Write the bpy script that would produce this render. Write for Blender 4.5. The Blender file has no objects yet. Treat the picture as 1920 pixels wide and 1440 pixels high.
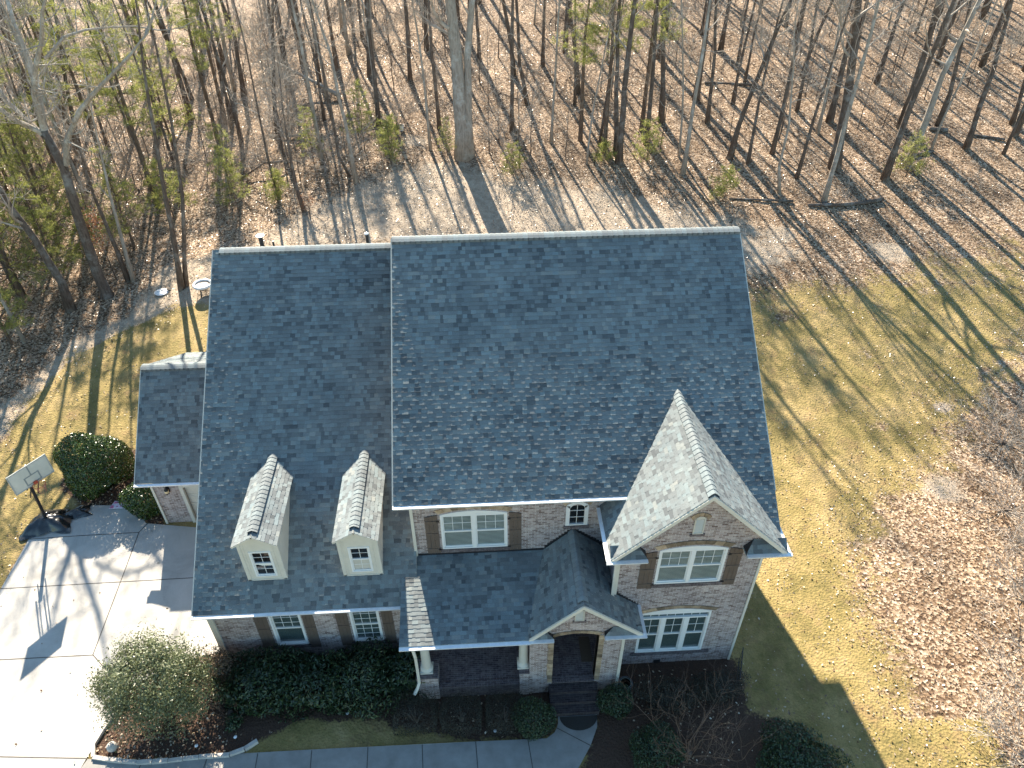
import bpy, math, random
import numpy as np
from mathutils import Vector, Matrix
R = math.radians
sc = bpy.context.scene

# ---------------------------------------------------------------- camera, sky, sun, exposure
cam_d = bpy.data.cameras.new('camera'); cam = bpy.data.objects.new('camera', cam_d)
sc.collection.objects.link(cam); sc.camera = cam
cam_d.sensor_fit = 'HORIZONTAL'; cam_d.sensor_width = 36.0
cam_d.lens = 36.0 * 1391.6 / 1920.0
cam_d.clip_start = 0.5; cam_d.clip_end = 2000
_p, _y, _r = R(39.244), R(-2.947), R(0.294)
_f = Vector((-math.sin(_y)*math.cos(_p), math.cos(_y)*math.cos(_p), -math.sin(_p)))
_rt = Vector((math.cos(_y), math.sin(_y), 0)); _up = _rt.cross(_f)
_x = _rt*math.cos(_r) - _up*math.sin(_r)
_u = _rt*math.sin(_r) + _up*math.cos(_r)
m = Matrix.Identity(4)
for i in range(3):
    m[i][0] = _x[i]; m[i][1] = _u[i]; m[i][2] = -_f[i]
m.translation = Vector((3.011, -20.37, 25.012))
cam.matrix_world = m

SUN_EL, SUN_AZ = 36.05, 13.0          # elevation; degrees west of the +Y axis
world = bpy.data.worlds.new('World'); sc.world = world; world.use_nodes = True
wn = world.node_tree.nodes; wl = world.node_tree.links
sky = wn.new('ShaderNodeTexSky'); sky.sky_type = 'NISHITA'; sky.sun_disc = False
sky.sun_elevation = R(SUN_EL); sky.sun_rotation = R(-SUN_AZ)
sky.air_density = 1.0; sky.dust_density = 0.3; sky.ozone_density = 1.0
_t = wn.new('ShaderNodeMix'); _t.data_type = 'RGBA'; _t.blend_type = 'MULTIPLY'; _t.inputs[0].default_value = 1; _t.inputs[7].default_value = (.82, 1.0, .99, 1)
wl.new(sky.outputs[0], _t.inputs[6]); wl.new(_t.outputs[2], wn['Background'].inputs[0]); wn['Background'].inputs[1].default_value = 0.08
sd = bpy.data.lights.new('sun', 'SUN'); sd.energy = 5.0; sd.angle = R(0.55); sd.color = (1.0, 0.885, 0.72)
sun = bpy.data.objects.new('sun', sd); sc.collection.objects.link(sun)
_s = Vector((-math.sin(R(SUN_AZ))*math.cos(R(SUN_EL)), math.cos(R(SUN_AZ))*math.cos(R(SUN_EL)), math.sin(R(SUN_EL))))
sun.rotation_euler = _s.to_track_quat('Z', 'Y').to_euler()
sc.view_settings.view_transform = 'Standard'; sc.view_settings.look = 'None'
sc.view_settings.exposure = 1.8; sc.view_settings.gamma = 1.0
try: sc.view_settings.use_curve_mapping = False
except Exception: pass
sc.cycles.max_bounces = 6; sc.cycles.diffuse_bounces = 3; sc.cycles.glossy_bounces = 2
sc.cycles.transparent_max_bounces = 4; sc.cycles.use_denoising = True

# ---------------------------------------------------------------- terrain
def smooth(a, b, x):
    t = np.clip((x-a)/(b-a), 0, 1); return t*t*(3-2*t)
def ground(x, y):
    x = np.asarray(x, float); y = np.asarray(y, float)
    k = .05+.13*smooth(-28, 4, x)
    w = 2.5; t = (y-6)/w
    r = k*w*np.log1p(np.exp(np.minimum(40, t)))
    r = np.where((y > 70) & (k > .12), r-.12*(y-70), r)
    z = -.6*smooth(-9, 3, x) + r*smooth(-9, 2, y)
    b = .07*np.sin(x*.9+1.3*np.sin(y*.43))*np.sin(y*.7+x*.21)+.05*np.sin(x*2.1+y*1.3)
    return z + b*smooth(20, 32, y)
def gz(x, y): return float(ground(x, y))

POLYS={
 'lawnR': [(12.46, 20.63), (19.34, 19.65), (21.19, 17.87), (24.7, 18.48), (27.82, 19.64), (31.38, 22.45), (35.85, 25.19), (41.86, 28.13), (44.38, 27.74), (37.59, 15.46), (31.92, 10.13), (29.51, 8.29), (25.65, 4.45), (22.52, 2.23), (20.38, 0.76), (18.38, -1.74), (18.3, -4.04), (17.83, -6.3), (16.84, -9.92), (16.28, -11.84), (8.4, -11.47), (8.01, -6.89)] ,
 'lawnL': [(-20.58, 4.28), (-20.41, 7.01), (-20.17, 10.03), (-19.25, 13.34), (-18.11, 15.07), (-16.56, 15.86), (-14.76, 17.11), (-11.98, 17.25), (-8.31, 10.8), (-11.09, 3.82), (-14.91, 2.59), (-16.44, 1.32), (-16.5, -1.39), (-16.66, -3.54)] ,
 'path': [(-21.79, 6.72), (-21.65, 9.72), (-20.49, 12.12), (-19.35, 15.19), (-17.43, 16.69), (-16.88, 21.12), (-14.17, 22.38), (-11.22, 21.29), (-10.28, 16.56), (-14.69, 16.85), (-17.18, 14.98), (-19.08, 12.88), (-20.1, 9.24), (-20.58, 4.28)] ,
 'dirt': [(-13.1, 22.18), (-8.84, 25.48), (-4.18, 29.25), (-0.53, 31.02), (5.47, 28.82), (14.03, 26.12), (21.12, 22.48), (23.1, 19.78), (19.23, 17.93), (9.77, 20.71)] ,
 'drive': [(-16.46, -8.63), (-16.43, -4.0), (-16.48, -1.44), (-16.46, 1.47), (-14.97, 2.74), (-12.72, 2.61), (-11.75, 1.54), (-8.01, 0.94), (-6.66, -4.7), (-8.46, -5.12), (-10.16, -6.18), (-10.12, -7.24), (-10.48, -8.43), (-10.58, -8.9), (-10.76, -10.49), (-15.78, -11.14)] ,
 'bed': [(-6.76, -4.68), (-8.48, -5.06), (-10.23, -6.18), (-10.15, -7.05), (-10.25, -7.51), (-10.44, -8.4), (-9.68, -8.59), (-7.91, -8.73), (-6.22, -8.66), (-5.49, -8.48), (-4.93, -8.1), (-3.67, -7.41), (-1.11, -7.53), (1.86, -8.25), (4.76, -8.4), (5.2, -7.93), (5.45, -5.74), (0.61, -4.45)] ,
 'bedR': [(6.76, -5.8), (6.44, -8.18), (5.87, -9.41), (5.32, -10.39), (13.96, -10.79), (14.52, -9.81), (13.71, -8.52), (12.02, -7.87), (12.16, -6.04), (10.83, -4.88)] ,
 'bedG': [(-14.97, 2.74), (-16.44, 4.08), (-16.63, 5.76), (-13.82, 6.31), (-11.09, 3.82), (-11.01, 1.21), (-11.78, 1.63), (-12.72, 2.61)] ,
 'walk': [(-10.63, -10.8), (-10.58, -8.9), (-10.43, -8.5), (-7.9, -8.78), (-5.56, -8.55), (-2.09, -8.44), (2.23, -8.37), (4.76, -8.4), (5.05, -8.21), (5.2, -7.93), (5.27, -7.26), (6.63, -7.33), (6.55, -8.09), (6.23, -8.72), (5.75, -9.4), (5.09, -10.05), (2.56, -10.26), (-4.14, -10.41)] ,
}
DRIVE_JOINTS= [[(-17.67, -1.54), (-16.44, -1.52), (-8.81, -1.43)], [(-11.68, 1.54), (-11.9, 1.05), (-11.85, -0.29), (-11.7, -4.66)], [(-16.1, -4.67), (-14.95, -4.68), (-11.69, -4.68)], [(-11.69, -4.68), (-10.68, -5.59)], [(-14.33, -8.16), (-13.25, -8.27), (-10.46, -8.48)], [(-16.61, 0.95), (-14.31, 1.02), (-11.9, 1.05)]]
WALK_JOINTS= [[(-4.92, -8.56), (-4.9, -9.18)], [(-3.17, -8.5), (-3.12, -9.21)], [(-1.32, -8.43), (-1.28, -9.24)], [(0.5, -8.39), (0.56, -9.27)], [(2.32, -8.38), (2.38, -9.33)], [(4.11, -8.4), (4.21, -9.42)], [(5.14, -8.06), (6.28, -8.76)], [(-6.53, -8.65), (-6.57, -9.15)], [(-8.6, -8.72), (-8.69, -9.07)]]
EDGE= [(-10.14, -7.09), (-10.19, -7.33), (-10.27, -7.55), (-10.36, -7.8), (-10.42, -8.08), (-10.45, -8.36), (-10.2, -8.49), (-9.75, -8.58), (-9.35, -8.65), (-8.77, -8.72), (-8.25, -8.74), (-7.83, -8.72), (-7.41, -8.7), (-7.05, -8.66), (-6.66, -8.63), (-6.23, -8.63), (-5.81, -8.6), (-5.48, -8.5), (-5.26, -8.35), (-4.94, -8.12)]
TREES={
 'big':(0.763,[[2.33, 31.35, 3.94], [2.2, 31.35, 7.47], [2.1, 31.35, 10.61], [1.91, 31.35, 14.13]]),
 'big2':(0.441,[[2.67, 31.34, 3.95], [2.75, 31.34, 7.47], [2.81, 31.34, 10.61], [3.29, 31.34, 14.13]]),
 'B':(0.46,[[-19.34, 18.88, 0.95], [-19.38, 18.88, 2.49], [-19.18, 18.88, 6.07], [-18.88, 18.88, 8.86], [-19.09, 18.88, 11.01]]),
 'C':(0.294,[[-21.13, 17.71, 0.77], [-20.91, 17.71, 2.69], [-21.3, 17.71, 5.51], [-21.86, 17.71, 7.42], [-21.99, 17.71, 9.69]]),
 'D':(0.195,[[-14.9, 18.91, 1.26], [-14.28, 18.91, 4.97], [-14.08, 18.91, 7.24], [-13.35, 18.91, 12.69], [-12.6, 18.91, 16.84]]),
 'D2':(0.16,[[-14.71, 19.15, 1.3], [-13.88, 19.15, 4.5], [-13.26, 19.15, 7.11], [-12.68, 19.15, 11.25], [-12.3, 19.15, 14.89]]),
 'E':(0.148,[[-18.19, 20.2, 1.12], [-17.93, 20.2, 4.13], [-17.69, 20.2, 6.71], [-17.03, 20.2, 11.21]]),
 'E2':(0.168,[[-18.5, 20.24, 1.11], [-18.48, 20.24, 2.95], [-18.6, 20.24, 6.71], [-18.39, 20.24, 9.78]]),
 'F':(0.156,[[-5.17, 28.7, 3.35], [-5.25, 28.7, 6.1], [-5.46, 28.7, 8.91], [-5.59, 28.7, 11.74], [-6.22, 28.7, 14.74]]),
 'G':(0.099,[[-5.57, 29.4, 3.44], [-6.2, 29.4, 4.99], [-6.32, 29.4, 8.58], [-6.41, 29.4, 12.8]]),
 'H':(0.151,[[-8.35, 25.81, 2.71], [-8.59, 25.81, 4.33], [-8.58, 25.81, 6.13], [-8.5, 25.81, 8.51]]),
 'I':(0.195,[[-4.11, 36.03, 4.56], [-3.99, 36.03, 8.52], [-3.97, 36.03, 12.08]]),
 'J':(0.19,[[-1.96, 42.77, 5.81], [-1.81, 42.77, 11.75]]),
 'K':(0.123,[[-0.11, 32.57, 4.13], [-0.17, 32.57, 8.29], [-0.38, 32.57, 11.97]]),
 'L':(0.17,[[0.51, 35.2, 4.6], [0.32, 35.2, 9.91], [0.31, 35.2, 13.33]]),
 'M':(0.189,[[5.93, 34.37, 4.51], [5.94, 34.37, 9.38], [5.98, 34.37, 13.47]]),
 'M2':(0.179,[[7.39, 38.38, 5.23], [6.72, 38.38, 8.23], [6.47, 38.38, 12.63]]),
 'N':(0.124,[[8.73, 32.94, 4.25], [8.87, 32.94, 9.05], [9.02, 32.94, 13.76]]),
 'O':(0.134,[[11.05, 38.05, 5.17], [10.84, 38.05, 10.53]]),
 'P':(0.28,[[13.33, 30.09, 3.74], [13.25, 30.09, 8.93], [13.36, 30.09, 14.33]]),
 'P2':(0.224,[[13.3, 31.23, 3.94], [12.94, 31.23, 8.46], [12.69, 31.23, 12.2]]),
 'Q':(0.177,[[20.82, 34.96, 4.61], [20.53, 34.96, 9.8], [20.01, 34.96, 13.26]]),
 'R':(0.277,[[19.05, 45.22, 6.46], [19.16, 45.22, 9.92]]),
 'S':(0.145,[[22.51, 29.51, 3.63], [22.36, 29.51, 7.84], [22.39, 29.51, 10.6]]),
 'T':(0.119,[[23.8, 26.02, 3.0], [23.28, 26.02, 4.91], [23.25, 26.02, 7.67], [22.97, 26.02, 9.78]]),
 'U':(0.2,[[26.44, 24.93, 2.81], [26.46, 24.93, 5.93], [26.37, 24.93, 8.26], [26.42, 24.93, 13.44], [26.34, 24.93, 15.33]]),
 'V':(0.426,[[28.5, 28.7, 3.49], [28.07, 28.7, 8.05], [27.55, 28.7, 11.44], [26.94, 28.7, 14.54]]),
 'W':(0.288,[[33.68, 28.68, 3.48], [33.99, 28.68, 6.54], [34.01, 28.68, 9.72], [34.35, 28.68, 11.93], [34.78, 28.68, 14.49]]),
 'X':(0.219,[[38.24, 33.78, 4.4], [38.28, 33.78, 6.86], [37.67, 33.78, 11.37]]),
 'Y':(0.236,[[38.9, 30.55, 3.82], [38.73, 30.55, 6.66], [38.62, 30.55, 9.35], [38.0, 30.55, 14.08]]),
 'Z':(0.279,[[30.19, 34.72, 4.57], [30.16, 34.72, 7.54], [30.07, 34.72, 10.49]]),
 'a':(0.204,[[44.11, 33.85, 4.41], [43.73, 33.85, 7.28]]),
 'b':(0.237,[[-16.84, 46.9, 3.53], [-16.5, 46.9, 8.27], [-16.91, 46.9, 10.98]]),
 'c':(0.273,[[-16.87, 42.17, 3.12], [-16.86, 42.17, 6.81]]),
 'd':(0.234,[[-13.11, 57.12, 5.53], [-13.2, 57.12, 8.8]]),
 'e':(0.216,[[-13.39, 49.91, 4.68], [-13.26, 49.91, 10.32]]),
 'f':(0.119,[[-10.52, 28.44, 2.78], [-10.75, 28.44, 5.08], [-10.66, 28.44, 8.62]]),
 'g':(0.173,[[3.79, 46.0, 6.6], [3.67, 46.0, 11.04]]),
 'h':(0.124,[[12.2, 32.29, 4.13], [12.51, 32.29, 8.13]]),
 'i':(0.245,[[-5.38, 44.47, 5.76], [-4.99, 44.47, 11.42]]),
}
PTS={ 'bushR':(-14.51, 3.82, 0.09), 'bush2':(-11.84, 1.84, 0.05), 'bshrub':(-8.62, -7.03, -0.0), 'brown':(-7.12, -5.89, -0.04), 'h1':(-5.34, -6.33, -0.13), 'h2':(-3.63, -6.54, -0.25), 'h3':(-1.76, -6.55, -0.39), 'h4':(-0.38, -6.16, -0.48), 'bx1':(0.36, -7.37, -0.53), 'bx2':(1.86, -7.5, -0.58), 'bx3':(3.35, -7.56, -0.6), 'bx4':(4.52, -7.81, -0.6), 'bx5':(7.38, -7.16, -0.6), 'myrtle':(9.54, -8.96, -0.6), 'hb':(7.8, -9.15, -0.6), 'hb2':(12.82, -9.73, -0.6), 'hb3':(8.7, -8.28, -0.6), 'hb4':(11.29, -7.04, -0.6), 'pole':(-15.87, 1.94, 0.04), 'card':(-13.2, 2.66, 0.06), 'pit':(-13.13, 18.0, 1.3), 'lid':(-15.99, 18.64, 1.15), 'bucket':(-2.37, 35.2, 4.52), 'ball':(-9.75, -8.31, 0.0), 'log0':(20.09, 25.47, 2.9), 'log1':(24.32, 24.93, 2.81), 'log2':(26.7, 24.4, 2.71), 'log3':(30.28, 24.7, 2.77), 'lg4':(37.55, 33.42, 4.34), 'fl0':(-15.04, 52.9, 4.54), 'fl1':(-7.77, 41.6, 4.97), 'lg5':(39.81, 32.49, 4.17), 'lg6':(42.29, 31.72, 4.03), 'lg7':(34.99, 29.77, 3.68), 'hose':(7.9, -6.99, -0.6), 'rail':(11.43, -6.64, -0.6), 'step':(5.93, -7.29, -0.6), 'mat':(5.94, -7.68, -0.6), 'tarp2':(-14.85, 2.43, 0.05), 'lamp1':(-2.16, -7.14, -0.36), 'lamp2':(3.48, -8.08, -0.6), 's1':(1.56, 31.94, 4.04), 's2':(15.26, 30.17, 3.75), 's3':(19.77, 25.65, 2.94), 's4':(33.74, 27.72, 3.31), 's5':(-2.93, 31.16, 3.83), 's6':(-8.16, 32.71, 3.68), 's7':(-10.34, 28.06, 2.76), 's8':(5.65, 28.81, 3.51), 's9':(-8.96, 30.07, 3.21), 's10':(-4.91, 33.5, 4.11), 's11':(-15.16, 31.95, 2.49), 's12':(-12.78, 26.38, 2.25), 's13':(12.35, 29.92, 3.71), 'bt1':(25.73, 1.14, -0.54), 'bt2':(23.8, -3.55, -0.6), 'bt3':(21.57, -8.12, -0.6), 'bt4':(19.54, -9.34, -0.6), 'bt5':(28.6, 3.98, -0.43), 'p1':(-23.82, 18.66, 0.71), 'p2':(-23.27, 14.58, 0.5), 'p3':(-24.02, 23.99, 1.0), 'p4':(-19.62, 23.36, 1.25), 'p5':(-19.81, 39.61, 2.39), 'p6':(-32.32, 35.01, 1.45), 'p7':(-20.1, 36.02, 2.1), 'twc':(-13.3, 37.81, 3.41), 'twc2':(-12.83, 31.22, 2.77) }
LIMBS= [(0.2, [[-19.09, 18.88, 11.01], [-18.89, 18.88, 12.76], [-18.93, 18.88, 14.28], [-19.16, 18.88, 15.85], [-19.22, 18.88, 16.89]], 2), (0.17, [[-19.09, 18.88, 11.01], [-18.71, 18.88, 12.89], [-17.97, 18.88, 14.28], [-17.08, 18.88, 15.48], [-16.36, 18.88, 16.87]], -1.5), (0.16, [[-18.69, 18.88, 9.15], [-17.98, 18.88, 10.58], [-16.6, 18.88, 12.2], [-15.32, 18.88, 13.24], [-14.13, 18.88, 14.11], [-12.8, 18.88, 15.09]], -2), (0.15, [[-19.22, 18.88, 10.88], [-19.91, 18.88, 11.84], [-20.49, 18.88, 13.29], [-20.97, 18.88, 14.55]], -3), (0.08, [[-17.64, 18.88, 14.52], [-16.62, 18.88, 15.36], [-15.81, 18.88, 15.52], [-14.81, 18.88, 15.51], [-13.71, 18.88, 15.41], [-12.8, 18.88, 15.09]], 3), (0.14, [[-19.25, 18.88, 10.74], [-20.15, 18.88, 11.57], [-20.93, 18.88, 12.26], [-21.52, 18.88, 13.3]], 2)]


# ---------------------------------------------------------------- mesh helpers
def link(o, parent=None):
    sc.collection.objects.link(o)
    if parent: o.parent = parent
    return o
def tag(o, label=None, cat=None, group=None, kind=None):
    if label: o['label'] = label
    if cat: o['category'] = cat
    if group: o['group'] = group
    if kind: o['kind'] = kind
    return o
def empty(name, loc=(0, 0, 0), rz=0.0, scale=1.0, **k):
    o = bpy.data.objects.new(name, None); o.location = loc; o.rotation_euler[2] = rz
    o.scale = (scale,)*3; o.empty_display_size = .3
    link(o); return tag(o, **k)

class MB:
    def __init__(s): s.v = []; s.f = []; s.t = []; s.m = []
    def face(s, pts, tone=.5, mi=0):
        n = len(s.v); s.v.extend([tuple(p) for p in pts]); s.f.append(tuple(range(n, n+len(pts)))); s.t.append(tone); s.m.append(mi)
    def box(s, x0, x1, y0, y1, z0, z1, tone=.5, mi=0):
        n = len(s.v)
        s.v += [(x0,y0,z0),(x1,y0,z0),(x1,y1,z0),(x0,y1,z0),(x0,y0,z1),(x1,y0,z1),(x1,y1,z1),(x0,y1,z1)]
        for q in ((0,3,2,1),(4,5,6,7),(0,1,5,4),(1,2,6,5),(2,3,7,6),(3,0,4,7)):
            s.f.append(tuple(n+i for i in q)); s.t.append(tone); s.m.append(mi)
    def prism(s, pts, d, tone=.5, mi=0):           # pts: planar loop of 3D points, d: extrusion vector
        n = len(s.v); k = len(pts); d = Vector(d)
        s.v += [tuple(p) for p in pts]; s.v += [tuple(Vector(p)+d) for p in pts]
        fs = [tuple(range(n, n+k)), tuple(range(n+2*k-1, n+k-1, -1))]
        fs += [(n+i, n+k+i, n+k+(i+1) % k, n+(i+1) % k) for i in range(k)]
        for q in fs: s.f.append(q); s.t.append(tone); s.m.append(mi)
    def beam(s, a, b, w, h, up=(0, 0, 1), tone=.5, mi=0):   # bar from a to b, section w (sideways) x h (along up)
        a = Vector(a); b = Vector(b); d = (b-a).normalized(); u = Vector(up); sd_ = d.cross(u)
        if sd_.length < 1e-4: sd_ = d.cross(Vector((1, 0, 0)))
        sd_.normalize(); u = sd_.cross(d)
        q = [a+sd_*w/2+u*h/2, a-sd_*w/2+u*h/2, a-sd_*w/2-u*h/2, a+sd_*w/2-u*h/2]
        s.prism(q, b-a, tone, mi)
    def tube(s, path, rad, n=6, cap=True, tone=.5, mi=0):
        P = [Vector(p) for p in path]; N = len(P); base = len(s.v)
        up = None
        for i in range(N):
            d = (P[min(i+1, N-1)]-P[max(i-1, 0)])
            if d.length < 1e-6: d = Vector((0, 0, 1))
            d.normalize()
            if up is None:
                up = d.orthogonal().normalized()
            else:
                up = (up-d*up.dot(d))
                if up.length < 1e-4: up = d.orthogonal()
                up.normalize()
            w = d.cross(up); r = rad[i]; p = P[i]
            for j in range(n):
                a = 2*math.pi*j/n; c = math.cos(a)*r; q = math.sin(a)*r
                s.v.append((p.x+up.x*c+w.x*q, p.y+up.y*c+w.y*q, p.z+up.z*c+w.z*q))
        for i in range(N-1):
            for j in range(n):
                k = (j+1) % n
                s.f.append((base+i*n+j, base+i*n+k, base+(i+1)*n+k, base+(i+1)*n+j)); s.t.append(tone); s.m.append(mi)
        if cap:
            s.f.append(tuple(base+(N-1)*n+j for j in range(n))); s.t.append(tone); s.m.append(mi)
            s.f.append(tuple(base+j for j in reversed(range(n)))); s.t.append(tone); s.m.append(mi)
    def lathe(s, c, prof, n=20, tone=.5, mi=0):    # prof: (r, z) upward
        c = Vector(c); s.tube([c+Vector((0, 0, z)) for r, z in prof], [r for r, z in prof], n, True, tone, mi)
    def build(s, name, mats, parent=None, smooth_=False, mesh_only=False):
        me = bpy.data.meshes.new(name)
        me.from_pydata(s.v, [], s.f)
        for mt in (mats if isinstance(mats, (list, tuple)) else [mats]): me.materials.append(mt)
        if any(s.m): me.polygons.foreach_set('material_index', s.m)
        at = me.attributes.new('tone', 'FLOAT', 'FACE'); at.data.foreach_set('value', s.t)
        # metric UVs by dominant axis
        nf = len(me.polygons)
        if nf:
            nr = np.zeros(nf*3, np.float32); me.polygons.foreach_get('normal', nr); nr = np.abs(nr.reshape(-1, 3))
            lt = np.zeros(nf, np.int32); me.polygons.foreach_get('loop_total', lt)
            li = np.zeros(len(me.loops), np.int32); me.loops.foreach_get('vertex_index', li)
            co = np.zeros(len(me.vertices)*3, np.float32); me.vertices.foreach_get('co', co); co = co.reshape(-1, 3)[li]
            ax = np.repeat(nr.argmax(1), lt)
            uv = np.where((ax == 0)[:, None], co[:, [1, 2]], np.where((ax == 1)[:, None], co[:, [0, 2]], co[:, [0, 1]]))
            me.uv_layers.new(name='uv').data.foreach_set('uv', uv.astype(np.float32).ravel())
        if smooth_: me.shade_smooth()
        me.update()
        if mesh_only: return me
        return link(bpy.data.objects.new(name, me), parent)
def inst(name, me, parent=None):
    return link(bpy.data.objects.new(name, me), parent)
def np_mesh(name, verts, quads, mats, tone=None, parent=None, mi=None, mesh_only=False):
    me = bpy.data.meshes.new(name); nv = len(verts); nq, k = quads.shape
    me.vertices.add(nv); me.vertices.foreach_set('co', verts.astype(np.float32).ravel())
    me.loops.add(nq*k); me.loops.foreach_set('vertex_index', quads.astype(np.int32).ravel())
    me.polygons.add(nq); me.polygons.foreach_set('loop_start', np.arange(0, nq*k, k, dtype=np.int32))
    for mt in (mats if isinstance(mats, (list, tuple)) else [mats]): me.materials.append(mt)
    if mi is not None: me.polygons.foreach_set('material_index', mi.astype(np.int32))
    if tone is not None:
        at = me.attributes.new('tone', 'FLOAT', 'FACE'); at.data.foreach_set('value', tone.astype(np.float32))
    me.update(calc_edges=True)
    if mesh_only: return me
    return link(bpy.data.objects.new(name, me), parent)

# ---------------------------------------------------------------- materials
def mat(name, color=(.5, .5, .5), rough=.7, metal=0.0, spec=.5):
    m = bpy.data.materials.new(name); m.use_nodes = True
    b = m.node_tree.nodes['Principled BSDF']
    b.inputs['Base Color'].default_value = (*color, 1); b.inputs['Roughness'].default_value = rough
    b.inputs['Metallic'].default_value = metal; b.inputs['Specular IOR Level'].default_value = spec
    return m, m.node_tree.nodes, m.node_tree.links, b
def ramp(n, stops, interp='LINEAR'):
    r = n.new('ShaderNodeValToRGB'); r.color_ramp.interpolation = interp
    el = r.color_ramp.elements
    while len(el) > 1: el.remove(el[-1])
    el[0].position = stops[0][0]; el[0].color = (*stops[0][1], 1)
    for p, c in stops[1:]:
        e = el.new(p); e.color = (*c, 1)
    return r
def noise(n, l, scale, detail=4, rough=.6, vec=None, dist=0.0):
    t = n.new('ShaderNodeTexNoise'); t.inputs['Scale'].default_value = scale; t.inputs['Detail'].default_value = detail
    t.inputs['Roughness'].default_value = rough; t.inputs['Distortion'].default_value = dist
    if vec is not None: l.new(vec, t.inputs['Vector'])
    return t
def mix(n, l, fac, a, b, mode='MIX'):
    x = n.new('ShaderNodeMix'); x.data_type = 'RGBA'; x.blend_type = mode
    for sock, val in ((x.inputs[0], fac), (x.inputs[6], a), (x.inputs[7], b)):
        if hasattr(val, 'is_linked') or hasattr(val, 'links'): l.new(val, sock)
        elif isinstance(val, tuple): sock.default_value = (*val, 1)
        else: sock.default_value = val
    return x.outputs[2]
def math_(n, l, op, a, b=None, c=None, clamp=False):
    x = n.new('ShaderNodeMath'); x.operation = op; x.use_clamp = clamp
    for i, v in enumerate((a, b, c)):
        if v is None: continue
        if hasattr(v, 'links'): l.new(v, x.inputs[i])
        else: x.inputs[i].default_value = v
    return x.outputs[0]
def bump(n, l, b, h, strength=.3, dist=.02):
    x = n.new('ShaderNodeBump'); x.inputs['Strength'].default_value = strength; x.inputs['Distance'].default_value = dist
    l.new(h, x.inputs['Height']); l.new(x.outputs[0], b.inputs['Normal'])
def obco(n): return n.new('ShaderNodeTexCoord').outputs['Object']
def simple(name, c1, c2, scale=6.0, rough=.7, metal=0.0, bs=0.0, detail=5, spec=.5, bscale=None, tone=0.0):
    m, n, l, b = mat(name, c1, rough, metal, spec)
    co = obco(n); t = noise(n, l, scale, detail, .65, co)
    r = ramp(n, [(.3, c1), (.7, c2)]); l.new(t.outputs[0], r.inputs[0])
    out = r.outputs[0]
    if tone:
        a = n.new('ShaderNodeAttribute'); a.attribute_name = 'tone'
        k = math_(n, l, 'MULTIPLY_ADD', a.outputs['Fac'], tone, 1-tone/2)
        x = n.new('ShaderNodeVectorMath'); x.operation = 'SCALE'; l.new(out, x.inputs[0]); l.new(k, x.inputs[3]); out = x.outputs[0]
    l.new(out, b.inputs['Base Color'])
    if bs:
        t2 = noise(n, l, bscale or scale*5, 4, .6, co); bump(n, l, b, t2.outputs[0], bs, .02)
    return m

M = {}
# shingles: random granule blend per tab, slight weathering
def shingle_mat(name, k=1.0):
    m, n, l, b = mat(name, rough=.85, spec=.35)
    a = n.new('ShaderNodeAttribute'); a.attribute_name = 'tone'
    r = ramp(n, [(0, (.074*k, .084*k, .090*k)), (.22, (.112*k, .126*k, .131*k)), (.45, (.148*k, .166*k, .170*k)),
                 (.7, (.158*k, .186*k, .192*k)), (.88, (.176*k, .217*k, .226*k)), (1, (.205*k, .218*k, .208*k))])
    l.new(a.outputs['Fac'], r.inputs[0])
    co = obco(n); t = noise(n, l, 55, 3, .7, co); t2 = noise(n, l, .7, 3, .5, co)
    r1 = ramp(n, [(.3, (.72,)*3), (.7, (1.25,)*3)]); l.new(t.outputs[0], r1.inputs[0])
    r2 = ramp(n, [(.3, (.84, .86, .88)), (.7, (1.14, 1.12, 1.10))]); l.new(t2.outputs[0], r2.inputs[0])
    c = mix(n, l, 1.0, r.outputs[0], r1.outputs[0], 'MULTIPLY'); c = mix(n, l, 1.0, c, r2.outputs[0], 'MULTIPLY')
    l.new(c, b.inputs['Base Color']); bump(n, l, b, t.outputs[0], .35, .01)
    return m
M['shingle'] = shingle_mat('asphalt_shingle', 1.1); M['cap'] = shingle_mat('sunlit_shingle', 1.25)  # caps and dormer roofs: same shingle, sunlight painted in as a paler tone
def brick_mat(name, c1, c2, cm, bw=.215, rh=.076, wash=.45):
    m, n, l, b = mat(name, rough=.9, spec=.25)
    uv = n.new('ShaderNodeUVMap').outputs[0]
    t = n.new('ShaderNodeTexBrick'); l.new(uv, t.inputs['Vector'])
    t.inputs['Scale'].default_value = 1; t.inputs['Brick Width'].default_value = bw; t.inputs['Row Height'].default_value = rh
    t.inputs['Mortar Size'].default_value = .008; t.inputs['Mortar Smooth'].default_value = .3; t.inputs['Bias'].default_value = -.1
    t.inputs['Color1'].default_value = (*c1, 1); t.inputs['Color2'].default_value = (*c2, 1); t.inputs['Mortar'].default_value = (*cm, 1)
    nn = noise(n, l, 5, 5, .7, uv); rr = ramp(n, [(.42, (0, 0, 0)), (.62, (wash,)*3)]); l.new(nn.outputs[0], rr.inputs[0])
    c = mix(n, l, rr.outputs[0], t.outputs['Color'], (.62, .57, .55))
    n2 = noise(n, l, .8, 3, .5, uv); r2 = ramp(n, [(.3, (.82, .82, .84)), (.7, (1.12, 1.1, 1.08))]); l.new(n2.outputs[0], r2.inputs[0])
    c = mix(n, l, 1.0, c, r2.outputs[0], 'MULTIPLY')
    l.new(c, b.inputs['Base Color'])
    h = math_(n, l, 'SUBTRACT', 1.0, t.outputs['Fac']); bump(n, l, b, h, .6, .012)
    return m
M['brick'] = brick_mat('tumbled_brick', (.13, .08, .07), (.44, .36, .34), (.58, .54, .51))
M['brick_dark'] = brick_mat('dark_floor_brick', (.07, .05, .055), (.14, .11, .11), (.20, .18, .18), wash=.15)
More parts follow.
